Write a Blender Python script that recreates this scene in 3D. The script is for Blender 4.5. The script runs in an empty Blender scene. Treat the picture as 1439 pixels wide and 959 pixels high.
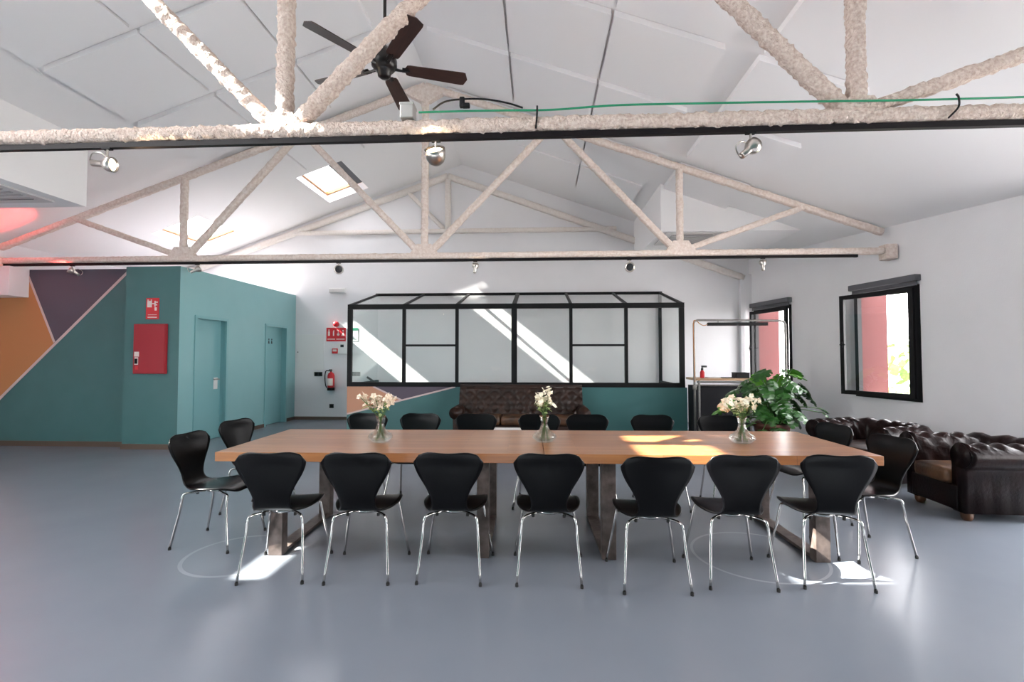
import bpy, bmesh, math, random
from mathutils import Vector, Matrix, noise
R = math.radians
PI = math.pi
random.seed(7)
scn = bpy.context.scene
COL = scn.collection

# ------------------------------------------------------------------ camera, sky, sun, exposure
cd = bpy.data.cameras.new('camera'); cam = bpy.data.objects.new('camera', cd); COL.objects.link(cam)
cd.sensor_width = 36.0; cd.lens = 17.0; cd.clip_start = .05; cd.clip_end = 300
cam.location = (0, 0, 1.42); cam.rotation_euler = (PI/2 + .033, 0, .0545)
scn.camera = cam

SKY = 9.5
w = bpy.data.worlds.new('sky'); scn.world = w; w.use_nodes = True
nt = w.node_tree; bg = nt.nodes['Background']
tc = nt.nodes.new('ShaderNodeTexCoord'); sp = nt.nodes.new('ShaderNodeSeparateXYZ'); rp = nt.nodes.new('ShaderNodeValToRGB')
nt.links.new(tc.outputs['Generated'], sp.inputs[0]); nt.links.new(sp.outputs['Z'], rp.inputs[0])
rp.color_ramp.elements[0].position = 0.0; rp.color_ramp.elements[0].color = (1, .955, .955, 1)
rp.color_ramp.elements[1].position = 1.0; rp.color_ramp.elements[1].color = (.91, .91, .98, 1)
nt.links.new(rp.outputs[0], bg.inputs[0]); bg.inputs[1].default_value = SKY

SUN = Vector((1, .224, -.81))
sd = bpy.data.lights.new('sun', 'SUN'); so = bpy.data.objects.new('sun', sd); COL.objects.link(so)
sd.energy = 28; sd.angle = R(.6); sd.color = (1, .95, .86)
so.rotation_euler = SUN.to_track_quat('-Z', 'Y').to_euler()

scn.view_settings.view_transform = 'Standard'; scn.view_settings.look = 'None'
scn.view_settings.gamma = 1; scn.view_settings.use_curve_mapping = False
scn.view_settings.exposure = 1.45
scn.cycles.max_bounces = 12; scn.cycles.diffuse_bounces = 6; scn.cycles.glossy_bounces = 4
scn.cycles.transmission_bounces = 8; scn.cycles.transparent_max_bounces = 16
scn.cycles.caustics_reflective = False; scn.cycles.caustics_refractive = False
scn.cycles.sample_clamp_indirect = 8
scn.cycles.use_denoising = True


def portal(name, loc, normal, sx, sy):
    l = bpy.data.lights.new(name, 'AREA'); l.shape = 'RECTANGLE'; l.size = sx; l.size_y = sy
    l.cycles.is_portal = True
    o = bpy.data.objects.new(name, l); COL.objects.link(o); o.location = loc
    o.rotation_euler = Vector(normal).to_track_quat('-Z', 'Y').to_euler()
    return o


# ------------------------------------------------------------------ materials
def mat(name, col, rough=.5, metal=0., spec=.5, coat=0., var=None, vscale=8., bump=0., bscale=60., stretch=None, emit=None, estr=0., bdist=.01):
    m = bpy.data.materials.new(name); m.use_nodes = True
    n = m.node_tree.nodes; l = m.node_tree.links; b = n['Principled BSDF']
    b.inputs['Base Color'].default_value = (*col, 1); b.inputs['Roughness'].default_value = rough
    b.inputs['Metallic'].default_value = metal; b.inputs['Specular IOR Level'].default_value = spec
    b.inputs['Coat Weight'].default_value = coat
    if emit: b.inputs['Emission Color'].default_value = (*emit, 1); b.inputs['Emission Strength'].default_value = estr
    if var or bump:
        t = n.new('ShaderNodeTexCoord'); mp = n.new('ShaderNodeMapping'); l.new(t.outputs['Object'], mp.inputs[0])
        if stretch: mp.inputs['Scale'].default_value = stretch
    if var:
        nz = n.new('ShaderNodeTexNoise'); nz.inputs['Scale'].default_value = vscale; nz.inputs['Detail'].default_value = 6
        l.new(mp.outputs[0], nz.inputs['Vector'])
        cr = n.new('ShaderNodeValToRGB'); cr.color_ramp.elements[0].position = .32; cr.color_ramp.elements[1].position = .68
        cr.color_ramp.elements[0].color = (*col, 1); cr.color_ramp.elements[1].color = (*var, 1)
        l.new(nz.outputs['Fac'], cr.inputs[0]); l.new(cr.outputs[0], b.inputs['Base Color'])
    if bump:
        nb = n.new('ShaderNodeTexNoise'); nb.inputs['Scale'].default_value = bscale; nb.inputs['Detail'].default_value = 5
        l.new(mp.outputs[0], nb.inputs['Vector'])
        bp = n.new('ShaderNodeBump'); bp.inputs['Strength'].default_value = bump; bp.inputs['Distance'].default_value = bdist
        l.new(nb.outputs['Fac'], bp.inputs['Height']); l.new(bp.outputs[0], b.inputs['Normal'])
    return m


M = {}
M['plaster'] = mat('white_plaster', (.80, .785, .80), .85, var=(.775, .76, .775), vscale=2, bump=.15, bscale=70)
M['ceiling'] = mat('white_ceiling_paint', (.86, .84, .84), .9)
M['panel'] = mat('white_acoustic_panel', (.86, .84, .845), .95, bump=.1, bscale=150)
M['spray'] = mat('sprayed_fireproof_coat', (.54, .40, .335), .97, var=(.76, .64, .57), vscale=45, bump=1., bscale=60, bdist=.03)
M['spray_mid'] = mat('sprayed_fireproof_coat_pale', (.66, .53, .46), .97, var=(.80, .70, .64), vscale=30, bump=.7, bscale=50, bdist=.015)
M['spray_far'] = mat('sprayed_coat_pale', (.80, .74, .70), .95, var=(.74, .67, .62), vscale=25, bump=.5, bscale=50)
M['teal'] = mat('teal_wall_paint', (.050, .150, .150), .35, var=(.057, .162, .163), vscale=3, bump=.06, bscale=90)
M['teal_lit'] = mat('teal_wall_paint_lit_side', (.235, .45, .465), .36, var=(.25, .465, .48), vscale=3, bump=.06, bscale=90)  # same teal made paler: the side wall's brighter light is in the colour
M['teal_door'] = mat('teal_door_paint', (.21, .43, .45), .32)  # lightened along with the lit side wall
M['orange'] = mat('ochre_wall_paint', (.56, .23, .085), .65, bump=.2, bscale=90)
M['salmon'] = mat('salmon_wall_paint', (.60, .30, .19), .65, bump=.2, bscale=90)
M['purple'] = mat('slate_purple_wall_paint', (.105, .085, .115), .65, bump=.2, bscale=90)
M['pale'] = mat('pale_pink_line_paint', (.66, .52, .50), .6)
M['base'] = mat('brown_baseboard', (.11, .075, .055), .5)
M['frame'] = mat('black_window_metal', (.006, .006, .007), .5, spec=.2)
M['black'] = mat('black_plastic', (.004, .004, .005), .5, spec=.2)
M['track'] = mat('black_track_metal', (.005, .003, .004), .45, spec=.2)
M['ply'] = mat('black_lacquered_plywood', (.0015, .0015, .002), .28, spec=.18)
M['chrome'] = mat('chrome', (.46, .45, .44), .10, metal=1)
M['nickel'] = mat('satin_nickel', (.55, .50, .46), .28, metal=1)
M['galv'] = mat('galvanised_steel_pipe', (.22, .215, .21), .5, metal=.9, var=(.28, .27, .25), vscale=20)
M['steel'] = mat('raw_rusty_steel', (.055, .040, .035), .5, metal=.3, var=(.13, .10, .09), vscale=14, bump=.2, bscale=30)
M['fan'] = mat('dark_walnut_fan_blade', (.030, .013, .010), .28, var=(.05, .022, .016), vscale=6, stretch=(1, 10, 1))
M['fanhub'] = mat('dark_bronze_fan', (.012, .010, .010), .35, metal=.4)
M['red'] = mat('red_paint', (.36, .006, .018), .35)
M['redsign'] = mat('red_sign_print', (.62, .02, .03), .45)
M['white'] = mat('white_plastic', (.78, .77, .76), .4)
M['sticker'] = mat('white_print', (.75, .66, .62), .6)
M['dark'] = mat('charcoal_socket', (.012, .013, .016), .4)
M['greensign'] = mat('green_sign_print', (.01, .24, .13), .45)
M['green_cable'] = mat('green_cable', (.005, .22, .10), .4)
M['grey_metal'] = mat('aluminium_box', (.50, .48, .46), .35, metal=.8)
M['blind'] = mat('grey_blind_fabric', (.11, .11, .12), .8)
M['leather'] = mat('worn_brown_leather', (.010, .0045, .003), .45, var=(.030, .011, .006), vscale=9, bump=.25, bscale=45, spec=.35)
M['leather_dark'] = mat('dark_oxblood_leather', (.004, .0022, .0025), .30, var=(.012, .0045, .004), vscale=6, bump=.2, bscale=45, spec=.13)
M['leather_worn'] = mat('rubbed_tan_leather', (.016, .007, .004), .45, var=(.11, .046, .015), vscale=5, bump=.3, bscale=40, stretch=(1, 1, 1))
M['wood_foot'] = mat('brown_wooden_foot', (.10, .038, .014), .4)
M['pine'] = mat('varnished_pine', (.50, .24, .08), .4, var=(.42, .19, .06), vscale=10, stretch=(1, 12, 1))
M['bartop'] = mat('pine_bar_top', (.52, .33, .19), .4, var=(.44, .26, .14), vscale=8, stretch=(1, 10, 10))
M['bark'] = mat('black_bar_cloth', (.007, .007, .011), .75, bump=.2, bscale=20)
M['leaf'] = mat('monstera_leaf', (.012, .062, .010), .32, var=(.032, .125, .018), vscale=4)
M['leaf_young'] = mat('young_monstera_leaf', (.12, .36, .03), .35, var=(.07, .26, .025), vscale=4)
M['stalk'] = mat('green_stalk', (.06, .14, .03), .5)
M['pot'] = mat('brown_red_plant_pot', (.085, .022, .014), .6, var=(.11, .03, .018), vscale=9)
M['soil'] = mat('potting_soil', (.02, .014, .01), 1, bump=.8, bscale=50)
M['petal'] = mat('cream_blossom', (.86, .83, .73), .7, var=(.80, .73, .56), vscale=30)
M['petal_pink'] = mat('blush_blossom', (.84, .72, .60), .7, var=(.76, .62, .46), vscale=30)
M['sprig'] = mat('sage_leaf', (.17, .27, .07), .5, var=(.30, .36, .16), vscale=20)
M['copper'] = mat('copper_cable', (.42, .17, .04), .45)
M['blue'] = mat('blue_cloth', (.03, .06, .13), .8)
M['paper'] = mat('paper', (.6, .58, .56), .8)
M['brick_red'] = mat('deep_red_render', (.075, .016, .015), .9, var=(.068, .013, .012), vscale=3)
M['outer'] = mat('pale_render', (.6, .58, .56), .9)
M['tree'] = mat('outdoor_foliage', (.10, .17, .04), .8, var=(.2, .27, .08), vscale=9)
M['ground'] = mat('outdoor_bounce_ground', (.45, .44, .42), .9)  # pale tone set to bounce daylight up to the ceiling
M['rubber'] = mat('black_rubber', (.01, .01, .01), .7)
M['lit'] = mat('lit_bulb', (1, .9, .7), .4, emit=(1, .80, .50), estr=14)
M['litred'] = mat('lit_red_bulb', (1, .1, .05), .4, emit=(1, .06, .03), estr=22)
M['grille'] = mat('grey_vent_slat', (.42, .40, .40), .6)
M['acwhite'] = mat('off_white_vent_frame', (.62, .60, .59), .6)


def tabletop_mat():
    m = bpy.data.materials.new('oak_stave_tabletop'); m.use_nodes = True
    n = m.node_tree.nodes; l = m.node_tree.links; b = n['Principled BSDF']
    t = n.new('ShaderNodeTexCoord'); mp = n.new('ShaderNodeMapping'); l.new(t.outputs['Object'], mp.inputs[0])
    br = n.new('ShaderNodeTexBrick'); br.inputs['Scale'].default_value = 1; br.inputs['Brick Width'].default_value = .9
    br.inputs['Row Height'].default_value = .055; br.inputs['Mortar Size'].default_value = .0012; br.offset = .37
    br.inputs['Color1'].default_value = (.37, .16, .062, 1); br.inputs['Color2'].default_value = (.28, .11, .042, 1)
    br.inputs['Mortar'].default_value = (.12, .05, .02, 1)
    l.new(mp.outputs[0], br.inputs['Vector'])
    m2 = n.new('ShaderNodeMapping'); m2.inputs['Scale'].default_value = (2.2, 40, 40); l.new(t.outputs['Object'], m2.inputs[0])
    nz = n.new('ShaderNodeTexNoise'); nz.inputs['Scale'].default_value = 1.3; nz.inputs['Detail'].default_value = 7
    l.new(m2.outputs[0], nz.inputs['Vector'])
    mx = n.new('ShaderNodeMix'); mx.data_type = 'RGBA'; mx.blend_type = 'MULTIPLY'; mx.inputs[0].default_value = .55
    cr = n.new('ShaderNodeValToRGB'); cr.color_ramp.elements[0].position = .3; cr.color_ramp.elements[1].position = .7
    cr.color_ramp.elements[0].color = (.55, .5, .45, 1); cr.color_ramp.elements[1].color = (1.15, 1.12, 1.08, 1)
    l.new(nz.outputs['Fac'], cr.inputs[0]); l.new(br.outputs['Color'], mx.inputs[6]); l.new(cr.outputs[0], mx.inputs[7])
    l.new(mx.outputs[2], b.inputs['Base Color'])
    b.inputs['Roughness'].default_value = .30; b.inputs['Coat Weight'].default_value = .25; b.inputs['Coat Roughness'].default_value = .22
    bp = n.new('ShaderNodeBump'); bp.inputs['Strength'].default_value = .12; bp.inputs['Distance'].default_value = .004
    l.new(nz.outputs['Fac'], bp.inputs['Height']); l.new(bp.outputs[0], b.inputs['Normal'])
    return m


M['oak'] = tabletop_mat()


def floor_mat():
    m = bpy.data.materials.new('blue_grey_resin_floor'); m.use_nodes = True
    n = m.node_tree.nodes; l = m.node_tree.links; b = n['Principled BSDF']
    t = n.new('ShaderNodeTexCoord'); P = t.outputs['Object']
    nz = n.new('ShaderNodeTexNoise'); nz.inputs['Scale'].default_value = 1.6; nz.inputs['Detail'].default_value = 8; l.new(P, nz.inputs['Vector'])
    cr = n.new('ShaderNodeValToRGB'); cr.color_ramp.elements[0].position = .3; cr.color_ramp.elements[1].position = .7
    cr.color_ramp.elements[0].color = (.165, .185, .218, 1); cr.color_ramp.elements[1].color = (.180, .199, .232, 1)
    l.new(nz.outputs['Fac'], cr.inputs[0])
    cur = cr.outputs[0]

    def math_(op, a, bb=None, c=None):
        k = n.new('ShaderNodeMath'); k.operation = op
        for i, v in enumerate((a, bb, c)):
            if v is None: continue
            if isinstance(v, (int, float)): k.inputs[i].default_value = v
            else: l.new(v, k.inputs[i])
        return k.outputs[0]
    # two circular scuff rings worn into the resin
    for (cx, cy, r, wd) in ((-2.144, 3.419, .361, .013), (1.566, 3.609, .443, .010)):
        d = n.new('ShaderNodeVectorMath'); d.operation = 'DISTANCE'; l.new(P, d.inputs[0]); d.inputs[1].default_value = (cx, cy, 0)
        ring = math_('LESS_THAN', math_('ABSOLUTE', math_('SUBTRACT', d.outputs['Value'], r)), wd)
        n2 = n.new('ShaderNodeTexNoise'); n2.inputs['Scale'].default_value = 2.3; l.new(P, n2.inputs['Vector'])
        f = math_('MULTIPLY', math_('MULTIPLY', ring, n2.outputs["Fac"]), .5)
        mx = n.new('ShaderNodeMix'); mx.data_type = 'RGBA'; l.new(f, mx.inputs[0]); l.new(cur, mx.inputs[6]); mx.inputs[7].default_value = (.5, .51, .53, 1)
        cur = mx.outputs[2]
    l.new(cur, b.inputs['Base Color'])
    n3 = n.new('ShaderNodeTexNoise'); n3.inputs['Scale'].default_value = 4; n3.inputs['Detail'].default_value = 5; l.new(P, n3.inputs['Vector'])
    b.inputs['Roughness'].default_value = .27
    b.inputs['Specular IOR Level'].default_value = .5
    bp = n.new('ShaderNodeBump'); bp.inputs['Strength'].default_value = .02; bp.inputs['Distance'].default_value = .01
    l.new(n3.outputs['Fac'], bp.inputs['Height']); l.new(bp.outputs[0], b.inputs['Normal'])
    return m


M['floor'] = floor_mat()


def pane_mat(name='window_glass', tint=(.96, .98, .97, 1)):
    m = bpy.data.materials.new(name); m.use_nodes = True
    n = m.node_tree.nodes; l = m.node_tree.links
    n.remove(n['Principled BSDF']); out = n['Material Output']
    tr = n.new('ShaderNodeBsdfTransparent'); tr.inputs[0].default_value = tint
    gl = n.new('ShaderNodeBsdfGlossy'); gl.inputs['Roughness'].default_value = .01
    ge = n.new('ShaderNodeNewGeometry'); dt = n.new('ShaderNodeVectorMath'); dt.operation = 'DOT_PRODUCT'
    l.new(ge.outputs['Incoming'], dt.inputs[0]); l.new(ge.outputs['Normal'], dt.inputs[1])
    def mth(op, a, b_):
        k = n.new('ShaderNodeMath'); k.operation = op; k.use_clamp = False
        for i, v in enumerate((a, b_)):
            if isinstance(v, float): k.inputs[i].default_value = v
            else: l.new(v, k.inputs[i])
        return k.outputs[0]
    c_ = mth('ABSOLUTE', dt.outputs['Value'], 0.0)
    f = mth('ADD', mth('MULTIPLY', mth('POWER', mth('SUBTRACT', 1.0, c_), 5.0), .9), .06)   # Schlick, both faces of the sheet
    mx = n.new('ShaderNodeMixShader'); l.new(f, mx.inputs[0]); l.new(tr.outputs[0], mx.inputs[1]); l.new(gl.outputs[0], mx.inputs[2])
    l.new(mx.outputs[0], out.inputs[0])
    return m


M['pane'] = pane_mat()
M['dim_roof_pane'] = pane_mat('dimming_roof_glass', (.44, .455, .46, 1))  # tint added to cut the skylight glare on the back wall
M['dim_window_pane'] = pane_mat('dimming_window_glass', (.58, .595, .595, 1))  # tint added to the seen windows to dim daylight in the far corner


def glass_mat(name, col, ior):
    m = bpy.data.materials.new(name); m.use_nodes = True
    n = m.node_tree.nodes; l = m.node_tree.links
    n.remove(n['Principled BSDF']); out = n['Material Output']
    g = n.new('ShaderNodeBsdfGlass'); g.inputs['Roughness'].default_value = 0; g.inputs['IOR'].default_value = ior; g.inputs['Color'].default_value = col
    tr = n.new('ShaderNodeBsdfTransparent'); tr.inputs[0].default_value = (.99, .995, .99, 1)
    mx = n.new('ShaderNodeMixShader'); mx.inputs[0].default_value = .28
    l.new(tr.outputs[0], mx.inputs[1]); l.new(g.outputs[0], mx.inputs[2]); l.new(mx.outputs[0], out.inputs[0])
    return m


M['glass'] = glass_mat('clear_vase_glass', (.97, .99, .97, 1), 1.45)
M['water'] = glass_mat('vase_water', (.98, .99, .96, 1), 1.33)


# ------------------------------------------------------------------ mesh helpers
class MB:
    def __init__(s): s.v = []; s.f = []

    def add(s, vs, fs, mtx=None):
        o = len(s.v)
        s.v += [tuple(mtx @ Vector(p)) if mtx else tuple(p) for p in vs]
        s.f += [tuple(i + o for i in f) for f in fs]
        return s

    def box(s, a, b, mtx=None):
        (x0, y0, z0), (x1, y1, z1) = a, b
        vs = [(x0, y0, z0), (x1, y0, z0), (x1, y1, z0), (x0, y1, z0), (x0, y0, z1), (x1, y0, z1), (x1, y1, z1), (x0, y1, z1)]
        return s.add(vs, [(3, 2, 1, 0), (4, 5, 6, 7), (0, 1, 5, 4), (1, 2, 6, 5), (2, 3, 7, 6), (3, 0, 4, 7)], mtx)

    def cbox(s, c, d, mtx=None):
        return s.box([c[i] - d[i]/2 for i in range(3)], [c[i] + d[i]/2 for i in range(3)], mtx)

    def rbox(s, a, b, r=.01, mtx=None):
        """box with chamfered edges"""
        bm = bmesh.new(); m = MB().box(a, b)
        vs = [bm.verts.new(p) for p in m.v]
        for f in m.f: bm.faces.new([vs[i] for i in f])
        bmesh.ops.bevel(bm, geom=list(bm.edges), offset=r, segments=2, profile=.6, affect='EDGES')
        bm.verts.index_update()
        s.add([v.co[:] for v in bm.verts], [[v.index for v in f.verts] for f in bm.faces], mtx); bm.free()
        return s

    def poly(s, pts): return s.add(pts, [tuple(range(len(pts)))])

    def prism(s, pts, off):
        n = len(pts); off = Vector(off); q = [tuple(Vector(p) + off) for p in pts]
        return s.add(list(pts) + q, [tuple(range(n))[::-1], tuple(range(n, 2*n))] + [(i, (i+1) % n, n + (i+1) % n, n + i) for i in range(n)])

    def tube(s, pts, r, n=8, mtx=None, caps=True):
        pts = [Vector(p) for p in pts]; k = len(pts)
        rs = r if isinstance(r, (list, tuple)) else [r]*k
        d0 = (pts[1] - pts[0]).normalized()
        up = Vector((0, 0, 1)) if abs(d0.z) < .9 else Vector((1, 0, 0))
        x = d0.cross(up).normalized(); vs = []
        for i, p in enumerate(pts):
            d = (pts[min(i+1, k-1)] - pts[max(i-1, 0)]).normalized()
            x = (x - d*x.dot(d)).normalized(); y = d.cross(x)
            for j in range(n):
                a = 2*PI*j/n; vs.append(p + (x*math.cos(a) + y*math.sin(a))*rs[i])
        fs = [(i*n + j, i*n + (j+1) % n, (i+1)*n + (j+1) % n, (i+1)*n + j) for i in range(k-1) for j in range(n)]
        if caps: fs += [tuple(range(n))[::-1], tuple(range((k-1)*n, k*n))]
        return s.add(vs, fs, mtx)

    def lathe(s, prof, n=24, mtx=None, cap=True):
        vs = [(r*math.cos(2*PI*j/n), r*math.sin(2*PI*j/n), z) for r, z in prof for j in range(n)]
        k = len(prof)
        fs = [(i*n + j, i*n + (j+1) % n, (i+1)*n + (j+1) % n, (i+1)*n + j) for i in range(k-1) for j in range(n)]
        if cap: fs += [tuple(range(n))[::-1], tuple(range((k-1)*n, k*n))]
        return s.add(vs, fs, mtx)

    def grid(s, fn, nu, nv, closed_u=False):
        vs = [fn(i/(nu if closed_u else nu-1), j/(nv-1)) for j in range(nv) for i in range(nu)]
        m = nu if closed_u else nu-1
        return s.add(vs, [(j*nu + i, j*nu + (i+1) % nu, (j+1)*nu + (i+1) % nu, (j+1)*nu + i) for j in range(nv-1) for i in range(m)])

    def mesh(s, name, m, smooth=False):
        me = bpy.data.meshes.new(name); me.from_pydata(s.v, [], s.f); me.validate(); me.update()
        if m is not None: me.materials.append(M[m] if isinstance(m, str) else m)
        if smooth: me.polygons.foreach_set('use_smooth', [True]*len(me.polygons))
        return me

    def obj(s, name, m, parent=None, smooth=False, loc=None):
        return link(name, s.mesh(name, m, smooth), parent, loc)


def link(name, me, parent=None, loc=None, rot=None):
    o = bpy.data.objects.new(name, me); COL.objects.link(o)
    if parent is not None: o.parent = parent
    if loc is not None: o.location = loc
    if rot is not None: o.rotation_euler = rot
    return o


def thing(name, label, cat, loc=(0, 0, 0), rz=0, group=None):
    o = bpy.data.objects.new(name, None); COL.objects.link(o); o.empty_display_size = .1
    o.location = loc; o.rotation_euler = (0, 0, rz); o['label'] = label; o['category'] = cat
    if group: o['group'] = group
    return o


def tag(o, label, cat, group=None):
    o['label'] = label; o['category'] = cat
    if group: o['group'] = group
    return o


def struct(o, label=None):
    o['kind'] = 'structure'
    if label: o['label'] = label
    return o


def empty_struct(name, loc=(0, 0, 0), rz=0):
    o = bpy.data.objects.new(name, None); COL.objects.link(o); o.location = loc; o.rotation_euler = (0, 0, rz); o['kind'] = 'structure'
    return o


def dup(root, loc, rz, label, group=None):
    r = root.copy(); COL.objects.link(r); r.location = loc; r.rotation_euler = (0, 0, rz); r['label'] = label
    if group: r['group'] = group
    for ch in root.children:
        c = ch.copy(); COL.objects.link(c); c.parent = r
        for g in ch.children:
            d = g.copy(); COL.objects.link(d); d.parent = c
    return r


def smooth_path(pts, n=6):
    """Catmull-Rom through points"""
    P = [Vector(p) for p in pts]; P = [P[0]*2 - P[1]] + P + [P[-1]*2 - P[-2]]; out = []
    for i in range(1, len(P)-2):
        a, b, c, d = P[i-1:i+3]
        for k in range(n):
            t = k/n
            out.append(.5*((2*b) + (c-a)*t + (2*a - 5*b + 4*c - d)*t*t + (3*b - a - 3*c + d)*t**3))
    out.append(P[-2]); return out


# ------------------------------------------------------------------ room shell
S = .356; XR = -1.73; ZC = 5.785          # roof slope, ridge x, ridge height
XL = -8.75; YF = -4.0; YB = 10.75
WT = Vector((-.16596, .98613, 0)); WN = Vector((-.98613, -.16596, 0)); W0 = Vector((6.386, 0, 0))   # right wall: point at y=0, direction, inward normal


def cz(x): return ZC - S*abs(x - XR)
def wallx(y): return W0.x + WT.x/WT.y*y


struct(MB().poly([(XL, YF, 0), (wallx(YF), YF, 0), (wallx(YB), YB, 0), (XL, YB, 0)]).obj('floor', 'floor'))


def holed(u0, u1, v0, v1, holes, fn):
    """rectangles of (u, v) around the holes, mapped by fn"""
    us = sorted({u0, u1, *[h[0] for h in holes], *[h[1] for h in holes]}); vs = sorted({v0, v1, *[h[2] for h in holes], *[h[3] for h in holes]})
    mb = MB()
    for i in range(len(us)-1):
        for j in range(len(vs)-1):
            cu, cv = (us[i] + us[i+1])/2, (vs[j] + vs[j+1])/2
            if any(h[0] < cu < h[1] and h[2] < cv < h[3] for h in holes): continue
            mb.poly([fn(us[i], vs[j]), fn(us[i+1], vs[j]), fn(us[i+1], vs[j+1]), fn(us[i], vs[j+1])])
    return mb


# ceiling with roof lights in the left slope
SKYL = [(-7.38, -6.46, 8.78, 10.24), (-4.54, -3.68, 8.75, 10.20), (-7.02, -6.72, 1.86, 2.75), (-4.52, -3.72, 1.75, 3.05), (-4.7, -2.7, -1.7, .5), (-7.5, -5.2, -1.7, .5)]  # last two are out of view, added to bring in fill daylight
cl = holed(XL, XR, YF, YB, SKYL, lambda u, v: (u, v, cz(u))).obj('ceiling', 'ceiling'); struct(cl)
cr_ = MB().poly([(XR, YF, ZC), (wallx(YF), YF, cz(wallx(YF))), (wallx(YB), YB, cz(wallx(YB))), (XR, YB, ZC)]).obj('ceiling', 'ceiling'); struct(cr_)

# acoustic panels, one object each, hung on the slopes
ROWS = [(3.56, 4.67), (4.77, 5.89), (5.99, 7.10), (7.40, 8.52)]
LCOL = [(-5.26, -4.225), (-4.195, -3.155), (-3.125, -2.10)]
RCOL = [(-1.42, -.375), (-.345, .735), (.765, 1.84), (2.17, 3.20)]


def ceil_panel(parent, x0, x1, y0, y1):
    t = .07; g = .006
    pts = [(x0, y0), (x1, y0), (x1, y1), (x0, y1)]
    mb = MB(); top = [(x, y, cz(x) - g) for x, y in pts]; bot = [(x, y, cz(x) - t) for x, y in pts]
    mb.add(bot + top, [(0, 1, 2, 3), (7, 6, 5, 4), (0, 4, 5, 1), (1, 5, 6, 2), (2, 6, 7, 3), (3, 7, 4, 0)])
    return mb.obj('ceiling_panel', 'panel', parent)


for (y0, y1) in ROWS:
    for (x0, x1) in LCOL: ceil_panel(cl, x0, x1, y0, y1)
    for (x0, x1) in RCOL: ceil_panel(cr_, x0, x1, y0, y1)
for (x0, x1) in RCOL[1:3]: ceil_panel(cr_, x0, x1, 8.58, 9.7)

# skylights: shaft, pine sash, pane
snl = Vector((-S, 0, 1)).normalized(); sdir = Vector((1, 0, S)).normalized()
for i, (x0, x1, y0, y1) in enumerate(SKYL):
    root = empty_struct('window_%d' % (i + 10)); root['label'] = 'white roof window shaft in the left ceiling slope'  # label shared by the other shafts and the two added for fill
    D = snl*.20
    c = [Vector((x, y, cz(x))) for x, y in ((x0, y0), (x1, y0), (x1, y1), (x0, y1))]
    mb = MB()
    for a in range(4):
        p, q = c[a], c[(a+1) % 4]; mb.poly([p, q, q + D, p + D])
    mb.obj('shaft', 'plaster', root)
    o = (c[0] + c[2])/2 + D; hu = (c[1] - c[0]).length/2; hv = (y1 - y0)/2
    mt = Matrix((( sdir.x, 0, snl.x, o.x), (0, 1, 0, o.y), (sdir.z, 0, snl.z, o.z), (0, 0, 0, 1)))
    mb = MB(); b = .04
    mb.box((-hu, -hv, -.03), (-hu + b, hv, .03), mt).box((hu - b, -hv, -.03), (hu, hv, .03), mt)
    mb.box((-hu + b, -hv, -.03), (hu - b, -hv + b, .03), mt).box((-hu + b, hv - b, -.03), (hu - b, hv, .03), mt)
    mb.obj('sash_frame', 'pine', root)
    MB().poly([mt @ Vector(p) for p in ((-hu, -hv, .01), (hu, -hv, .01), (hu, hv, .01), (-hu, hv, .01))]).obj('pane', 'dim_roof_pane' if y0 > 8 else 'pane', root)
    if x0 > -5:
        MB().box((.08 if y0 < 5 else .12, -hv + .05, -.05), (hu - .05, hv - .05, -.035), mt).obj('blind', 'blind', root)  # seen in the far shaft; added in unseen ones to narrow the sunlight
    portal('skylight_portal', o - snl*.02, -snl, 2*hv, 2*hu).rotation_euler = (-snl).to_track_quat('-Z', 'X').to_euler()

# back wall, left wall, front wall
bw = MB().poly([(XL, YB, 0), (wallx(YB) + .1, YB, 0), (wallx(YB) + .1, YB, cz(wallx(YB) + .1)), (XR, YB, ZC), (XL, YB, cz(XL))]).obj('wall_back', 'plaster'); struct(bw)
LW = [(-3.8, -.9)]             # unseen window added to the left wall to give fill light
lw = holed(YF, YB, 0, cz(XL), [(a, b, .4, 2.6) for a, b in LW], lambda u, v: (XL, u, v)).obj('wall_left', 'plaster'); struct(lw)
for i, (a, b) in enumerate(LW):
    root = empty_struct('window_%d' % (i + 6)); root['label'] = 'unseen black framed window added to the left wall for fill light'
    mb = MB()
    for q in ((a, a + .07, .4, 2.6), (b - .07, b, .4, 2.6), (a + .07, b - .07, .4, .47), (a + .07, b - .07, 2.53, 2.6), ((a + b)/2 - .03, (a + b)/2 + .03, .47, 2.53)):
        mb.box((XL - .05, q[0], q[2]), (XL + .01, q[1], q[3]))
    mb.obj('window_frame', 'frame', root)
    MB().poly([(XL - .02, a, .4), (XL - .02, b, .4), (XL - .02, b, 2.6), (XL - .02, a, 2.6)]).obj('pane', 'pane', root)
    portal('window_portal', (XL - .1, (a + b)/2, 1.5), (1, 0, 0), 2.9, 2.2).rotation_euler = Vector((1, 0, 0)).to_track_quat('-Z', 'Y').to_euler()
FH = []
fw = holed(XL, wallx(YF), 0, 2.6, FH, lambda u, v: (u, YF, v))
xf = wallx(YF)
fw.poly([(XL, YF, 2.6), (xf, YF, 2.6), (xf, YF, cz(xf)), (XR, YF, ZC), (XL, YF, cz(XL))])
struct(fw.obj('wall_front', 'teal'))  # unseen wall, kept dark to cut light from the front
for i, (u0, u1, v0, v1) in enumerate(FH):
    portal('front_window_portal', ((u0+u1)/2, YF, (v0+v1)/2), (0, 1, 0), u1-u0, v1-v0)

# right wall (slightly out of square) with four windows, two of them unseen, enlarged to give fill light
WIN = [(9.43, 10.57), (6.90, 7.98), (3.0, 5.4), (.2, 2.6)]      # ranges along y
ZWS = [(.80, 2.42), (.80, 2.42), (.30, 2.65), (.30, 2.65), (.30, 2.65)]


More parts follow.
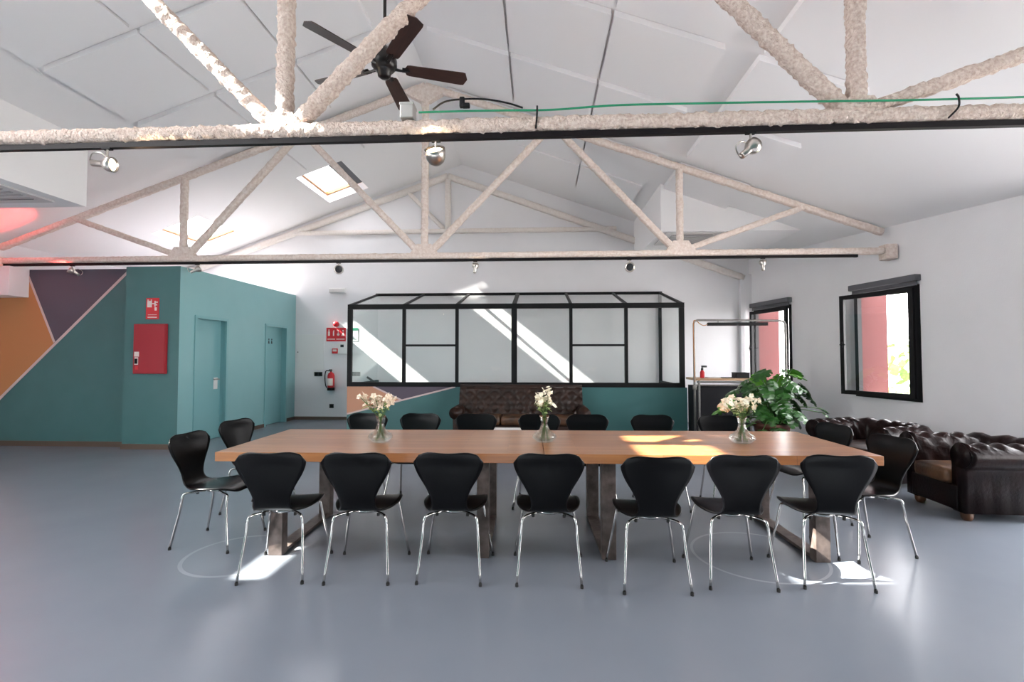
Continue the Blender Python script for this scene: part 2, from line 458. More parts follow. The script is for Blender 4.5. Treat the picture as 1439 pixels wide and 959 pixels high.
def wp(y, z, out=0.0):   # point of the right wall at depth y, height z, moved outwards
    p = Vector((wallx(y), y, z)) - WN*out
    return p


rw = holed(YF, YB + .02, 0, 3.0, [(a, b, z0, z1) for (a, b), (z0, z1) in zip(WIN, ZWS)], lambda u, v: wp(u, v))
rw.poly([wp(YF, 3.0), wp(YB + .02, 3.0), wp(YB + .02, 3.75), wp(YF, 3.75)])
rw = rw.obj('wall_right', 'plaster'); struct(rw)


def wall_mtx(y, z):
    """local frame on the right wall: x along the wall (towards the back), y outwards, z up"""
    o = wp(y, z); out = -WN
    return Matrix(((WT.x, out.x, 0, o.x), (WT.y, out.y, 0, o.y), (0, 0, 1, o.z), (0, 0, 0, 1)))


def ring(mb, x0, x1, z0, z1, b, y0, y1, mt):
    mb.box((x0, y0, z0), (x0 + b, y1, z1), mt).box((x1 - b, y0, z0), (x1, y1, z1), mt)
    mb.box((x0 + b, y0, z0), (x1 - b, y1, z0 + b), mt).box((x0 + b, y0, z1 - b), (x1 - b, y1, z1), mt)
    return mb


for i, (a, b) in enumerate(WIN):
    root = empty_struct('window_%d' % (i + 1)); root['label'] = ['black framed window behind the monstera', 'black framed window with its sash swung in above the armchairs', 'black framed window', 'black framed window', 'black framed window'][i]
    ZW0, ZW1 = ZWS[i]; mt = wall_mtx(a, ZW0); W = (b - a)/WT.y; H = ZW1 - ZW0
    mb = ring(MB(), 0, W, 0, H, .065, -.015, .055, mt); mb.obj('window_frame', 'frame', root)
    # outside reveal: the far jamb is red render
    MB().box((W, .06, -.1), (W + .06, .56, H + .1), mt).obj('outer_jamb', 'brick_red', root)
    MB().box((-.06, .06, -.1), (0, .16, H + .1), mt).box((0, .06, H), (W, .16, H + .1), mt).box((0, .06, -.1), (W, .16, 0), mt).obj('outer_reveal', 'outer', root)
    ang = [R(3), R(15), R(8), R(8), R(8)][i]
    hinge = mt @ Matrix.Translation((.055, -.02, 0)) @ Matrix.Rotation(-ang, 4, 'Z')
    sw = W - .08
    sash = ring(MB(), 0, sw, .045, H - .045, .062, -.055, -.005, hinge).obj('sash', 'frame', root)
    MB().poly([hinge @ Vector(p) for p in ((.05, -.03, .09), (sw - .05, -.03, .09), (sw - .05, -.03, H - .09), (.05, -.03, H - .09))]).obj('pane', 'dim_window_pane' if i < 2 else 'pane', sash)
    MB().box((sw - .045, -.075, H*.47), (sw - .015, -.055, H*.53), hinge).tube([hinge @ Vector((sw - .03, -.08, H*.50)), hinge @ Vector((sw - .03, -.10, H*.50)), hinge @ Vector((sw - .12, -.105, H*.50))], .011, 6).obj('handle', 'black', sash)
    portal('window_portal', mt @ Vector((W/2, .20, H/2)), WN, W, H)
    if i < 2:
        bl = thing('roller_blind', ['grey rolled blind fixed above the window behind the monstera', 'grey rolled blind fixed above the open window over the armchairs'][i], 'blind')
        bm_ = wall_mtx(a, ZW1)
        MB().rbox((-.03, -.10, .045), (W + .02, -.004, .135), .012, bm_).obj('cassette', 'blind', bl)
        MB().box((.0, -.055, .0), (W - .01, -.045, .05), bm_).obj('fabric', 'blind', bl)
        MB().tube([bm_ @ Vector((.0, -.05, -.005)), bm_ @ Vector((W - .01, -.05, -.005))], .012, 6).obj('bottom_bar', 'blind', bl)

# trees and ground outside
struct(MB().poly([(6.8, -12, -4), (60, -12, -4), (60, 60, -4), (5.4, 60, -4)]).obj('ground', 'ground'))
for k, (x, y, z, r) in enumerate(((16, 20, -1.6, 2.9), (21, 28, -1.0, 3.4), (26.5, 22, -1.6, 3.2))):
    mb = MB(); rr = random.Random(k)
    for q in range(420):
        d = Vector((rr.gauss(0, 1), rr.gauss(0, 1), rr.gauss(0, 1))).normalized()*r*rr.uniform(.75, 1.05)
        e1 = Vector((rr.gauss(0, 1), rr.gauss(0, 1), rr.gauss(0, 1))).normalized()*.34; e2 = d.cross(e1).normalized()*.26
        c = Vector((x, y, z)) + d
        mb.poly([c - e1, c + e2, c + e1, c - e2])
    t = thing('tree', ['pale green tree crown outside, low in the open window', 'second tree outside the open window, farther off than the low crown', 'tree outside the open window, at its near frame side'][k], 'tree', group='trees outside the windows')
    mb.obj('crown', 'tree', t); MB().tube([(x, y, -4), (x, y, z)], [.3, .2], 8).obj('trunk', 'wood_foot', t)

# pilaster and cornice in the far right corner
struct(MB().box((4.36, YB - .10, 0), (wallx(YB) + .05, YB - .002, 3.2)).obj('trim_1', 'plaster'))

# soffit boxes under both slopes, each with a ceiling air conditioner
x0 = -5.95
struct(MB().add([(XL, 3.45, 3.40), (x0, 3.45, 3.40), (x0, 6.0, 3.40), (XL, 6.0, 3.40), (x0, 3.45, cz(x0)), (x0, 6.0, cz(x0))],
                [(0, 1, 2, 3), (1, 4, 5, 2), (0, 1, 4), (3, 2, 5)]).obj('trim_2', 'ceiling'))
xs = 2.115; xe = 4.75
struct(MB().add([(xs, 8.40, 3.58), (xe, 8.40, 3.58), (xe, YB, 3.58), (xs, YB, 3.58), (xs, 8.40, cz(xs)), (xs, YB, cz(xs))],
                [(0, 1, 2, 3), (0, 4, 5, 3), (0, 1, 4)]).obj('trim_3', 'ceiling'))


def cassette(label, x0, x1, y0, y1, z):
    t = thing('air_conditioner', label, 'air conditioner')
    mb = ring(MB(), x0, x1, y0, y1, .10, -.022, 0, Matrix(((1, 0, 0, 0), (0, 0, 1, 0), (0, 1, 0, z), (0, 0, 0, 1)))); mb.obj('frame', 'acwhite', t)
    MB().box((x0 + .1, y0 + .1, z - .012), (x1 - .1, y1 - .1, z)).obj('cover', 'acwhite', t)
    n = 7
    for k in range(n):
        yy = y0 + .16 + (y1 - y0 - .32)*k/(n-1)
        MB().cbox(((x0+x1)/2, yy, z - .018), (x1 - x0 - .26, .03, .012)).obj('slat', 'grille', t)
    for yy in (y0 + .125, y1 - .125): MB().cbox(((x0+x1)/2, yy, z - .016), (x1 - x0 - .3, .022, .01)).obj('outlet', 'dark', t)


cassette('ceiling air conditioner under the soffit beside the red lit slope', -7.0, -6.12, 4.75, 5.74, 3.40)
cassette('ceiling air conditioner under the soffit above the bar', 2.22, 3.2, 8.45, 9.35, 3.58)

# teal cloakroom volume on the left: face, side wall with two doors, lid
BX = -5.54; BY = 7.17; BZ = 2.83
struct(MB().poly([(-6.42, BY, 0), (BX, BY, 0), (BX, BY, BZ), (-6.42, BY, BZ)]).poly([(-6.42, BY, 0), (-6.42, 7.36, 0), (-6.42, 7.36, BZ), (-6.42, BY, BZ)]).obj('wall_partition', 'teal'))
DR = [(7.50, 8.34, 2.10), (9.52, 10.38, 2.10)]
sw_ = holed(BY, YB, 0, BZ, [(a, b, -.01, h) for a, b, h in DR], lambda u, v: (BX, u, max(v, 0))).obj('wall_side', 'teal_lit'); struct(sw_)  # paler teal than the face, painted in for the brighter light here
struct(MB().poly([(XL, 7.35, BZ), (-6.42, 7.35, BZ), (-6.42, BY, BZ), (BX, BY, BZ), (BX, YB, BZ), (XL, YB, BZ)]).obj('trim_4', 'plaster'))
for i, (a, b, h) in enumerate(DR):
    root = empty_struct('door_%d' % (i + 1)); root['label'] = ['teal door with a steel lever handle and white plate', 'teal door with a small washroom pictogram'][i]
    mb = MB().box((BX - .02, a, 0), (BX + .018, a + .05, h)).box((BX - .02, b - .05, 0), (BX + .018, b, h)).box((BX - .02, a + .05, h - .05), (BX + .018, b - .05, h))
    mb.obj('door_frame', 'teal_door', root)
    MB().box((BX - .16, a, 0), (BX - .02, a + .03, h)).box((BX - .16, b - .03, 0), (BX - .02, b, h)).box((BX - .16, a, h - .03), (BX - .02, b, h)).obj('jamb', 'teal_door', root)
    lf = MB().box((BX - .150, a + .03, .008), (BX - .110, b - .03, h - .03)).obj('door_leaf', 'teal_door', root)
    if i == 0:
        MB().box((BX - .110, b - .20, .86), (BX - .103, b - .10, 1.06)).obj('handle_plate', 'white', lf)
        MB().tube(smooth_path([(BX - .105, b - .13, 1.03), (BX - .06, b - .13, 1.03), (BX - .05, b - .15, 1.03), (BX - .05, b - .27, 1.03)], 4), .011, 8).obj('lever', 'nickel', lf)
    else:
        MB().box((BX - .110, a + .07, .94), (BX - .105, a + .12, 1.06)).obj('pull', 'nickel', lf)
        mb = MB()
        for dy in (0, .11):
            mb.lathe([(.017, 0), (.017, .004)], 10, Matrix.Translation((BX - .109, a + .33 + dy, 1.79)) @ Matrix.Rotation(PI/2, 4, 'Y'))
            mb.prism([(BX - .1095, a + .305 + dy, 1.70), (BX - .1095, a + .355 + dy, 1.70), (BX - .1095, a + .34 + dy, 1.765), (BX - .1095, a + .32 + dy, 1.765)], (.004, 0, 0))
        mb.obj('pictogram', 'dark', lf)
struct(MB().box((BX, BY - .012, 0), (BX + .012, DR[0][0], .07)).box((BX, DR[0][1], 0), (BX + .012, DR[1][0], .07)).box((BX, DR[1][1], 0), (BX + .012, YB, .07)).obj('baseboard_side', 'base'))
struct(MB().box((-6.42, BY - .012, 0), (BX + .0, BY, .08)).box((-6.432, BY - .012, 0), (-6.42, 7.35, .08)).box((XL, 7.338, 0), (-6.432, 7.35, .08)).obj('baseboard_left', 'base'))
struct(MB().box((BX + .012, YB - .012, 0), (-3.72, YB, .07)).obj('baseboard_back', 'base'))

# mural partition on the far left (three painted fields and pale dividing lines)
my = 7.35
mu = MB().box((XL, my, 0), (-6.42, my + .1, BZ)).obj('wall_mural', 'teal'); struct(mu)
A = (-8.25, 2.76); Bp = (-7.757, 1.655); Cp = (-6.50, 2.83); Dp = (-8.75, .66)
def flat(pts, y, t): return MB().prism([(x, y, z) for x, z in pts], (0, -t, 0))
flat([(-8.25, 2.83), A, Bp, Cp], my, .003).obj('painted_field', 'purple', mu)
flat([(XL, 2.83), (-8.25, 2.83), A, Bp, Dp], my, .003).obj('painted_field', 'orange', mu)


def stripe(p, q, y, wd, parent, t=.006):
    p, q = Vector((p[0], 0, p[1])), Vector((q[0], 0, q[1])); d = (q - p).normalized(); n = Vector((-d.z, 0, d.x))*wd/2
    MB().prism([(v.x, y, v.z) for v in (p - n, q - n, q + n, p + n)], (0, -t, 0)).obj('dividing_line', 'pale', parent)


stripe(A, Bp, my, .035, mu); stripe(Dp, Cp, my, .04, mu)
struct(MB().box((XL, 7.05, 2.38), (-8.22, 7.348, 2.84)).obj('trim_5', 'plaster'))

# ------------------------------------------------------------------ stair enclosure: half wall and lean-to glazing
HY = 9.10; hx0, hx1 = -3.66, 2.74
hw = MB().box((hx0, HY, 0), (hx1, HY + .12, .855)).box((hx1 - .12, HY + .12, 0), (hx1, YB, .855)).box((hx0, HY + .12, 0), (hx0 + .12, YB, .855)).obj('wall_stair', 'teal'); struct(hw)
p1 = (-3.15, .855); p2 = (-2.60, .60); p3 = (-3.66, .33); p4 = (-1.57, .855)
flat([(hx0, .855), p1, p2, p3], HY, .003).obj('painted_field', 'salmon', hw)
flat([p1, p4, p2], HY, .003).obj('painted_field', 'purple', hw)
stripe(p1, p2, HY, .03, hw); stripe(p3, p4, HY, .03, hw)
gb = thing('glazed_enclosure', 'black framed lean-to glass enclosure on the teal half wall', 'glass partition')
GY0, GY1 = 9.12, YB - .02; gz0, gz1, gz2 = .855, 2.42, 2.83; gx0, gx1 = -3.66, 2.70
b = .07
fr = MB()
fr.box((gx0, GY0 - .035, gz0), (gx1, GY0 + .035, gz0 + .085)).box((gx0, GY0 - .035, gz1 - .085), (gx1, GY0 + .035, gz1 + .01))
fr.obj('front_rail', 'frame', gb)
post_x = [gx0, -2.59, -1.57, -.505, .58, 1.61, gx1 - .075]
pw = [.085, .06, .06, .105, .06, .06, .09]
post_x = [gx0 + .04, -2.565, -1.545, -.455, .61, 1.635, gx1 - .045]
for x, q in zip(post_x, pw): MB().box((x - q/2, GY0 - .03, gz0 + .085), (x + q/2, GY0 + .03, gz1 - .085)).obj('post', 'frame', gb)
for xa, xb in ((post_x[1] + .03, post_x[2] - .03), (post_x[4] + .03, post_x[5] - .03)):
    MB().box((xa, GY0 - .02, 1.62), (xb, GY0 + .02, 1.66)).obj('crossbar', 'frame', gb)
rl = Vector((0, GY1 - GY0, gz2 - gz1))
for x, q in zip(post_x, [.06, .05, .05, .08, .05, .05, .06]):
    MB().prism([(x - q/2, GY0, gz1 - .03), (x + q/2, GY0, gz1 - .03), (x + q/2, GY0, gz1 + .015), (x - q/2, GY0, gz1 + .015)], rl).obj('roof_bar', 'frame', gb)
MB().box((gx0, GY1 - .05, gz2 - .035), (gx1, GY1, gz2 + .02)).obj('wall_rail', 'frame', gb)
for x in (post_x[0], post_x[-1]):
    sfm = MB() if x < 0 else MB().box((x - .03, GY1 - .06, gz0), (x + .03, GY1, gz2))
    sfm.box((x - .03, GY0, gz0), (x + .03, GY1, gz0 + .05)).obj('side_frame', 'frame', gb)
    MB().poly([(x, GY0, gz0 + .05), (x, GY1, gz0 + .05), (x, GY1, gz2), (x, GY0, gz1)]).obj('side_pane', 'pane', gb)
for k in range(6):
    xa, xb = post_x[k] + .02, post_x[k+1] - .02
    if k in (1, 4):
        MB().poly([(xa, GY0, gz0 + .08), (xb, GY0, gz0 + .08), (xb, GY0, 1.63), (xa, GY0, 1.63)]).obj('pane', 'pane', gb)
        MB().poly([(xa, GY0, 1.65), (xb, GY0, 1.65), (xb, GY0, gz1 - .07), (xa, GY0, gz1 - .07)]).obj('pane', 'pane', gb)
    else:
        MB().poly([(xa, GY0, gz0 + .08), (xb, GY0, gz0 + .08), (xb, GY0, gz1 - .07), (xa, GY0, gz1 - .07)]).obj('pane', 'pane', gb)
    MB().poly([(xa, GY0, gz1), (xb, GY0, gz1), (xb, GY1, gz2), (xa, GY1, gz2)]).obj('roof_pane', 'pane', gb)
hr = thing('handrail', 'black stair handrail seen through the glass enclosure', 'handrail')
MB().tube([(-3.84, YB - .07, .97), (-2.9, YB - .07, .35), (-2.4, YB - .07, .02)], .024, 8).obj('rail', 'black', hr)
MB().tube([(-3.72, YB - .07, .90), (-3.72, YB, .86)], .01, 6).obj('bracket', 'black', hr)
MB().tube([(-2.75, YB - .07, .25), (-2.75, YB, .21)], .01, 6).obj('bracket', 'black', hr)

# ------------------------------------------------------------------ roof trusses with sprayed coating
def beam(p0, p1, wd, ht, seg, amp, n=14, freq=22., seed=0.):
    p0, p1 = Vector(p0), Vector(p1); L = (p1 - p0).length; d = (p1 - p0)/L
    y = Vector((0, 1, 0)); z = d.cross(y).normalized()
    if z.z < 0 or (abs(z.z) < 1e-3 and z.x < 0): z = -z
    k = max(2, int(L/seg) + 1); mb = MB(); vs = []
    for i in range(k):
        c = p0 + d*(L*i/(k-1))
        for j in range(n):
            a = 2*PI*j/n; ca, sa = math.cos(a), math.sin(a)
            e = 2/3.2
            o = y*(math.copysign(abs(ca)**e, ca)*wd/2) + z*(math.copysign(abs(sa)**e, sa)*ht/2)
            p = c + o; q = p*freq + Vector((seed, 0, 0))
            nn = noise.noise(q) + .6*noise.noise(q*2.3)
            vs.append(p + o.normalized()*nn*amp)
    fs = [(i*n + j, i*n + (j+1) % n, (i+1)*n + (j+1) % n, (i+1)*n + j) for i in range(k-1) for j in range(n)]
    fs += [tuple(range(n))[::-1], tuple(range((k-1)*n, k*n))]
    return mb.add(vs, fs)


def truss(Y, xc, seg, amp, label, mt, zb=2.965, za=5.60, xl=-8.6, xr=4.98, th=.10, near=False):
    t = thing('roof_truss', label, 'truss', (xc, Y, zb))
    L = lambda x, z: (x - xc, 0, z - zb)
    a = 3.83; sl = .353
    zr = lambda x: za - sl*abs(x - xc)
    mats = dict(smooth=True)
    beam(L(xl, zb), L(xr, zb), .13, .095, seg, amp, seed=1).obj('bottom_chord', mt, t, True)
    beam(L(xc, za), L(xl, zr(xl)), th, .10, seg, amp, seed=2).obj('rafter', mt, t, True)
    beam(L(xc, za), L(xr, zr(xr)), th, .10, seg, amp, seed=3).obj('rafter', mt, t, True)
    beam(L(xc, zb + .05), L(xc, za - .02), th, .105, seg, amp, seed=4).obj('king_post', mt, t, True)
    for s in (-1, 1):
        beam(L(xc + s*.10, zb + .07), L(xc + s*1.93, zr(xc + 1.93)), th, .10, seg, amp, seed=5 + s).obj('brace', mt, t, True)
        beam(L(xc + s*(a - .10), zb + .07), L(xc + s*1.99, zr(xc + 1.99)), th, .10, seg, amp, seed=9 + s).obj('brace', mt, t, True)
        beam(L(xc + s*a, zb + .05), L(xc + s*a, zr(xc + a)), th, .095, seg, amp, seed=12 + s).obj('strut', mt, t, True)
        beam(L(xc + s*(a + .12), zb + .07), L(xc + s*5.62, zr(xc + 5.62)), th, .085, seg, amp, seed=15 + s).obj('brace', mt, t, True)
    def gus(pts, sd_):
        mb = MB(); n0 = len(pts)
        f = [(p[0], -.052, p[1]) for p in pts]
        mb.prism(f, (0, .104, 0)); return mb.obj('gusset', mt, t)
    for x in (xc - a, xc, xc + a):
        u = x - xc
        gw = .15 if near else .22
        gus([(u - gw, .03), (u + gw, .03), (u + gw*.5, .12 if near else .18), (u - gw*.5, .12 if near else .18)], u)
    gus([(-.28, za - zb - .14), (-.07, za - zb - .26), (.07, za - zb - .26), (.28, za - zb - .14), (0, za - zb - .02)], 3)
    return t


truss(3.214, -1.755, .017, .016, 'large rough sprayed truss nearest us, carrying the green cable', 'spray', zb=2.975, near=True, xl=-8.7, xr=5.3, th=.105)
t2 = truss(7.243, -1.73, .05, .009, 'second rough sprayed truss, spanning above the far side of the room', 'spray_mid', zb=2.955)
MB().rbox((4.98 + 1.73, -.09, -.13), (4.98 + 1.73 + .16, .09, .09), .02).obj('wall_bracket', 'spray_mid', t2)
MB().rbox((-8.72 + 1.73, -.09, -.17), (-8.52 + 1.73, .09, .06), .02).obj('wall_bracket', 'spray_mid', t2)
# third frame, plastered into the back wall
t3 = thing('roof_truss', 'pale plastered truss embedded in the back gable wall', 'truss', (-2.03, YB - .05, 4.24))
def L3(x, z): return (x + 2.03, 0, z - 4.24)
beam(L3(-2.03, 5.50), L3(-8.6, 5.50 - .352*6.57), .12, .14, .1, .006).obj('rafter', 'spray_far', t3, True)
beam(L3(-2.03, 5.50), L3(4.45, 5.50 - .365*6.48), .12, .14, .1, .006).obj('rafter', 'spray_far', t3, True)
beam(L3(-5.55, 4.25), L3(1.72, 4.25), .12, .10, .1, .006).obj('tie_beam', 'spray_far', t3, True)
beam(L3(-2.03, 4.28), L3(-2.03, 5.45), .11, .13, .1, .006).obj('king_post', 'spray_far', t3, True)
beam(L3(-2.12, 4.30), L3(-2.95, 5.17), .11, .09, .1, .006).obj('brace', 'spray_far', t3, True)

# ------------------------------------------------------------------ lighting tracks and spot lamps
def track(x0, x1, y, z, label):
    t = thing('lighting_track', label, 'lighting track', ((x0+x1)/2, y, z))
    h = (x1 - x0)/2
    MB().box((-h, -.018, -.038), (h, .018, 0)).obj('rail', 'track', t)
    MB().box((-h - .01, -.02, -.04), (-h + .03, .02, .0)).box((h - .03, -.02, -.04), (h + .01, .02, 0)).obj('end_cap', 'black', t)
    return t


track(-8.6, 5.2, 3.20, 2.925, 'long black lighting track under the nearest truss')
track(-8.56, 4.61, 7.23, 2.905, 'long black lighting track under the second truss')


def spot(x, y, z, aim, drop, label, bulb=None, kind='drum', energy=0, color=(1, .75, .45), gr=None, size=100, sc=1.0, bowl=False):
    t = thing('spot_lamp', label, 'spot lamp', (x, y, z), group=gr)
    MB().box((-.03, -.016, -.012), (.03, .016, 0)).obj('adapter', 'black', t)
    MB().tube([(0, 0, -.01), (0, 0, -drop)], .008, 8).obj('stem', 'nickel', t)
    q = Vector(aim).normalized().to_track_quat('Z', 'Y').to_matrix().to_4x4()
    q = Matrix.Translation((0, 0, -drop - .03)) @ q @ Matrix.Scale(sc, 4)
    prof = [(.004, -.045), (.02, -.043), (.038, -.03), (.05, -.008), (.055, .02), (.055, .04), (.046, .041), (.040, .03)] if bowl else None
    MB().lathe(prof or [(.016, -.10), (.022, -.098), (.022, -.03), (.03, -.02), (.046, .0), (.052, .02), (.052, .045), (.044, .046), (.040, .03)], 20, q).obj('head', 'nickel', t, True)
    MB().lathe([(.041, .032), (.001, .036)], 16, q, cap=False).obj('bulb', bulb or 'white', t)
    fw_ = q.to_3x3() @ Vector((0, 0, 1)); side = fw_.cross(Vector((0, 0, 1)))
    if not bowl: pb = [q @ Vector(p) for p in ((0, .03, .0), (0, .075, -.04), (0, .07, -.10), (0, .02, -.115), (0, 0, -.098))]
    if not bowl: MB().tube(smooth_path(pb, 4), .004, 6).obj('lead', 'nickel', t)
    if energy:
        ld = bpy.data.lights.new('spot_lamp_light', 'SPOT'); ld.energy = energy; ld.color = color; ld.spot_size = R(size); ld.spot_blend = .6; ld.shadow_soft_size = .035
        lo = bpy.data.objects.new('spot_lamp_light', ld); COL.objects.link(lo); lo.parent = t
        lo.location = (q @ Vector((0, 0, .055))); lo.rotation_euler = fw_.to_track_quat('-Z', 'Y').to_euler()
    return t


spot(-3.02, 3.19, 2.887, (.97, .12, -.06), .085, 'lit spot lamp hanging left of the ceiling fan, turned to the right', 'lit', energy=16)
spot(-.69, 3.19, 2.887, (-.05, -.66, .72), .085, 'lit spot lamp under the junction box, turned up at the truss', 'lit', energy=26, sc=1.3, bowl=True)
spot(1.385, 3.19, 2.887, (.62, .25, .55), .075, 'unlit nickel spot lamp on the right part of the near track', None)
spot(-7.36, 7.22, 2.867, (-.66, -.50, .56), .06, 'red glowing spot lamp over the purple mural', 'litred', energy=60, size=68, color=(1, .035, .03))
spot(-5.31, 7.22, 2.867, (.6, .55, .5), .055, 'small warm spot lamp above the teal cloakroom corner', 'lit', energy=5)
spot(-3.06, 7.22, 2.867, (.45, -.75, -.25), .07, 'dark fronted spot lamp left of the glass enclosure mullions', 'dark', sc=1.3, bowl=True)
spot(-.95, 7.22, 2.867, (.05, .35, .85), .06, 'warm spot lamp turned upward over the middle of the enclosure', 'lit', energy=6)
spot(1.35, 7.22, 2.867, (.0, -.9, -.15), .085, 'round dark spot lamp facing us over the right half of the enclosure', 'dark', sc=1.35, bowl=True)
spot(3.28, 7.22, 2.867, (.1, .3, .9), .06, 'unlit nickel spot lamp near the right end of the far track', None)

# green cable, its ties, the junction box and a loose black cable
cb = MB().tube(smooth_path([(-.80, 3.16, 3.065), (-.5, 3.155, 3.062), (-.2, 3.15, 3.056), (.1, 3.15, 3.052), (.5, 3.15, 3.07), (1.0, 3.15, 3.068), (1.7, 3.15, 3.06), (2.4, 3.15, 3.05), (3.3, 3.15, 3.05), (4.6, 3.15, 3.05)], 8), .007, 8).obj('green_cable', 'green_cable', None, True)
tag(cb, 'bright green cable running along the top of the nearest truss', 'cable')
jb = thing('junction_box', 'small aluminium junction box on top of the nearest truss', 'junction box', (-.88, 3.19, 3.025))
MB().rbox((-.045, -.05, 0), (.045, .05, .10), .008).obj('box', 'grey_metal', jb)
MB().rbox((-.048, -.053, .085), (.048, .053, .104), .004).obj('lid', 'grey_metal', jb)
bc = MB().tube(smooth_path([(-.70, 3.14, 3.07), (-.62, 3.13, 3.115), (-.5, 3.13, 3.13), (-.35, 3.13, 3.125), (-.2, 3.14, 3.10), (-.1, 3.145, 3.068)], 6), .006, 6).obj('black_cable', 'black', None, True)
tag(bc, 'short loose black cable arching over the green cable', 'cable')
kn = MB().rbox((-.52, 3.12, 3.075), (-.485, 3.15, 3.145), .008).rbox((-.50, 3.115, 3.07), (-.45, 3.145, 3.10), .008).obj('cable_clip', 'black')
tag(kn, 'black clip knotted at the top of the black cable arch', 'clip')
for x, lb in ((-.005, 'black tie strapping the green cable to the truss, near the middle'), (2.64, 'black tie strapping the green cable to the truss, far right')):
    tag(MB().tube(smooth_path([(x, 3.15, 3.08), (x, 3.135, 3.05), (x - .003, 3.135, 2.99), (x - .01 - (.05 if x > 1 else 0), 3.14, 2.925)], 5), .006, 6).obj('cable_tie', 'black'), lb, 'cable tie')

# ------------------------------------------------------------------ ceiling fan
fan = thing('ceiling_fan', 'dark five bladed ceiling fan hanging behind the nearest truss', 'fan', (-1.228, 3.736, 3.735), -2.192)
MB().tube([(0, 0, .12), (0, 0, cz(-1.228) - 3.735)], .013, 8).obj('down_rod', 'fanhub', fan)
MB().lathe([(.02, .16), (.05, .155), (.085, .12), (.10, .06), (.10, .01), (.075, -.02), (.055, -.03), (.05, -.07), (.03, -.085), (.005, -.088)], 28).obj('motor', 'fanhub', fan, True)
bl = []
me_b = MB().grid(lambda u, v: (lambda r, wd: (r, (u - .5)*wd, .004 - (u - .5)*wd*.22))(.155 + .515*v, (.098 + .03*v)*min(1, math.sqrt(max(0, 1 - ((v - .93)/.07)**2)) if v > .93 else 1, math.sqrt(max(.0, 1 - ((.08 - v)/.08)**2)) if v < .08 else 1) + .004), 6, 24)
bm = bmesh.new(); tmp = me_b.mesh('blade', 'fan'); bm.from_mesh(tmp); bmesh.ops.solidify(bm, geom=list(bm.faces), thickness=.007); bm.to_mesh(tmp); bm.free()
me_i = MB().tube([(.07, 0, .0), (.13, 0, -.004), (.20, 0, .002)], [.013, .010, .008], 6).box((.14, -.03, .001), (.19, .03, .006)).mesh('blade_iron', 'fanhub')
for k in range(5):
    bo = link('blade', tmp, fan, rot=(0, 0, k*2*PI/5)); link('blade_iron', me_i, bo)
MB().lathe([(.06, 0), (.055, .05), (.02, .08)], 20, Matrix.Translation((0, 0, cz(-1.228) - 3.735 - .08))).obj('canopy', 'fanhub', fan, True)

# ------------------------------------------------------------------ tables
TR = .0235                                   # the long table stands slightly askew
def tpt(u, v): return Vector((.02 + u*math.cos(TR) - v*math.sin(TR), 3.365 + u*math.sin(TR) + v*math.cos(TR), 0))


def table(u0, u1, label, posts):
    c = tpt((u0 + u1)/2, .545)
    t = thing('dining_table', label, 'table', c, TR, 'two tables pushed together end to end')
    h = (u1 - u0)/2 - .002
    MB().rbox((-h, -.545, .685), (h, .545, .75), .004).obj('tabletop', 'oak', t)
    for (uc, wd) in posts:
        x = uc - (u0 + u1)/2
        fr_ = MB().rbox((x - wd/2, -.38, .008), (x + wd/2, .38, .03), .003).obj('floor_rail', 'steel', t)
        MB().rbox((x - wd/2, -.46, 0), (x + wd/2, -.38, .675), .004).obj('leg', 'steel', t)
        MB().rbox((x - wd/2, .38, 0), (x + wd/2, .46, .675), .004).obj('leg', 'steel', t)
        MB().box((x - wd/2, -.46, .675), (x + wd/2, .46, .685)).obj('top_rail', 'steel', t)
    return t


table(-2.30, .02, 'left half of the long oak table on rusty steel legs', [(-1.90, .10), (-.412, .085)])
table(.02, 2.31, 'right half of the long oak table on rusty steel legs, sunlit on top', [(.475, .10), (1.945, .10)])

# ------------------------------------------------------------------ chairs
def chair_shell():
    prof = [(.225, .418, .150), (.205, .432, .175), (.15, .443, .203), (.07, .445, .213), (-.01, .440, .208), (-.08, .433, .185), (-.14, .432, .150), (-.185, .445, .125), (-.215, .478, .113), (-.232, .53, .115), (-.245, .60, .145), (-.258, .68, .192), (-.270, .745, .218), (-.283, .79, .218), (-.292, .828, .205)]
    pts = smooth_path([(p[0], p[2], p[1]) for p in prof], 4)     # (y, halfwidth, z)
    n = len(pts); nu = 17

    def at(s):
        s = max(0, min(1, s))*(n-1); i = min(int(s), n-2); f = s - i; return pts[i].lerp(pts[i+1], f)

    def fn(u, v):
        a = u*2 - 1; aa = abs(a)
        k = 0 if aa < .55 else 1 - math.sqrt(max(0, 1 - ((aa - .55)/.45)**2))
        k2 = 0 if aa < .45 else 1 - math.sqrt(max(0, 1 - ((aa - .45)/.55)**2))
        dip = .006*math.cos(min(1, aa/.6)*PI) + .006
        top = 1 - .115*k - dip*(1 if aa < .6 else 0); bot = .10*k2
        p = at(bot + (top - bot)*v); s = bot + (top - bot)*v
        back = max(0, (s - .55)/.45); seat = max(0, 1 - s/.5)
        x = a*p.y
        return (x, p.x + back*.032*a*a + .0, p.z + .012*a*a*seat*(1 if s > .1 else s/.1) - .012*seat)
    mb = MB().grid(fn, nu, 52)
    bm = bmesh.new(); me = mb.mesh('shell', 'ply', True); bm.from_mesh(me)
    bmesh.ops.recalc_face_normals(bm, faces=list(bm.faces))
    bmesh.ops.solidify(bm, geom=list(bm.faces), thickness=.010); bm.to_mesh(me); bm.free()
    me.polygons.foreach_set('use_smooth', [True]*len(me.polygons))
    return me


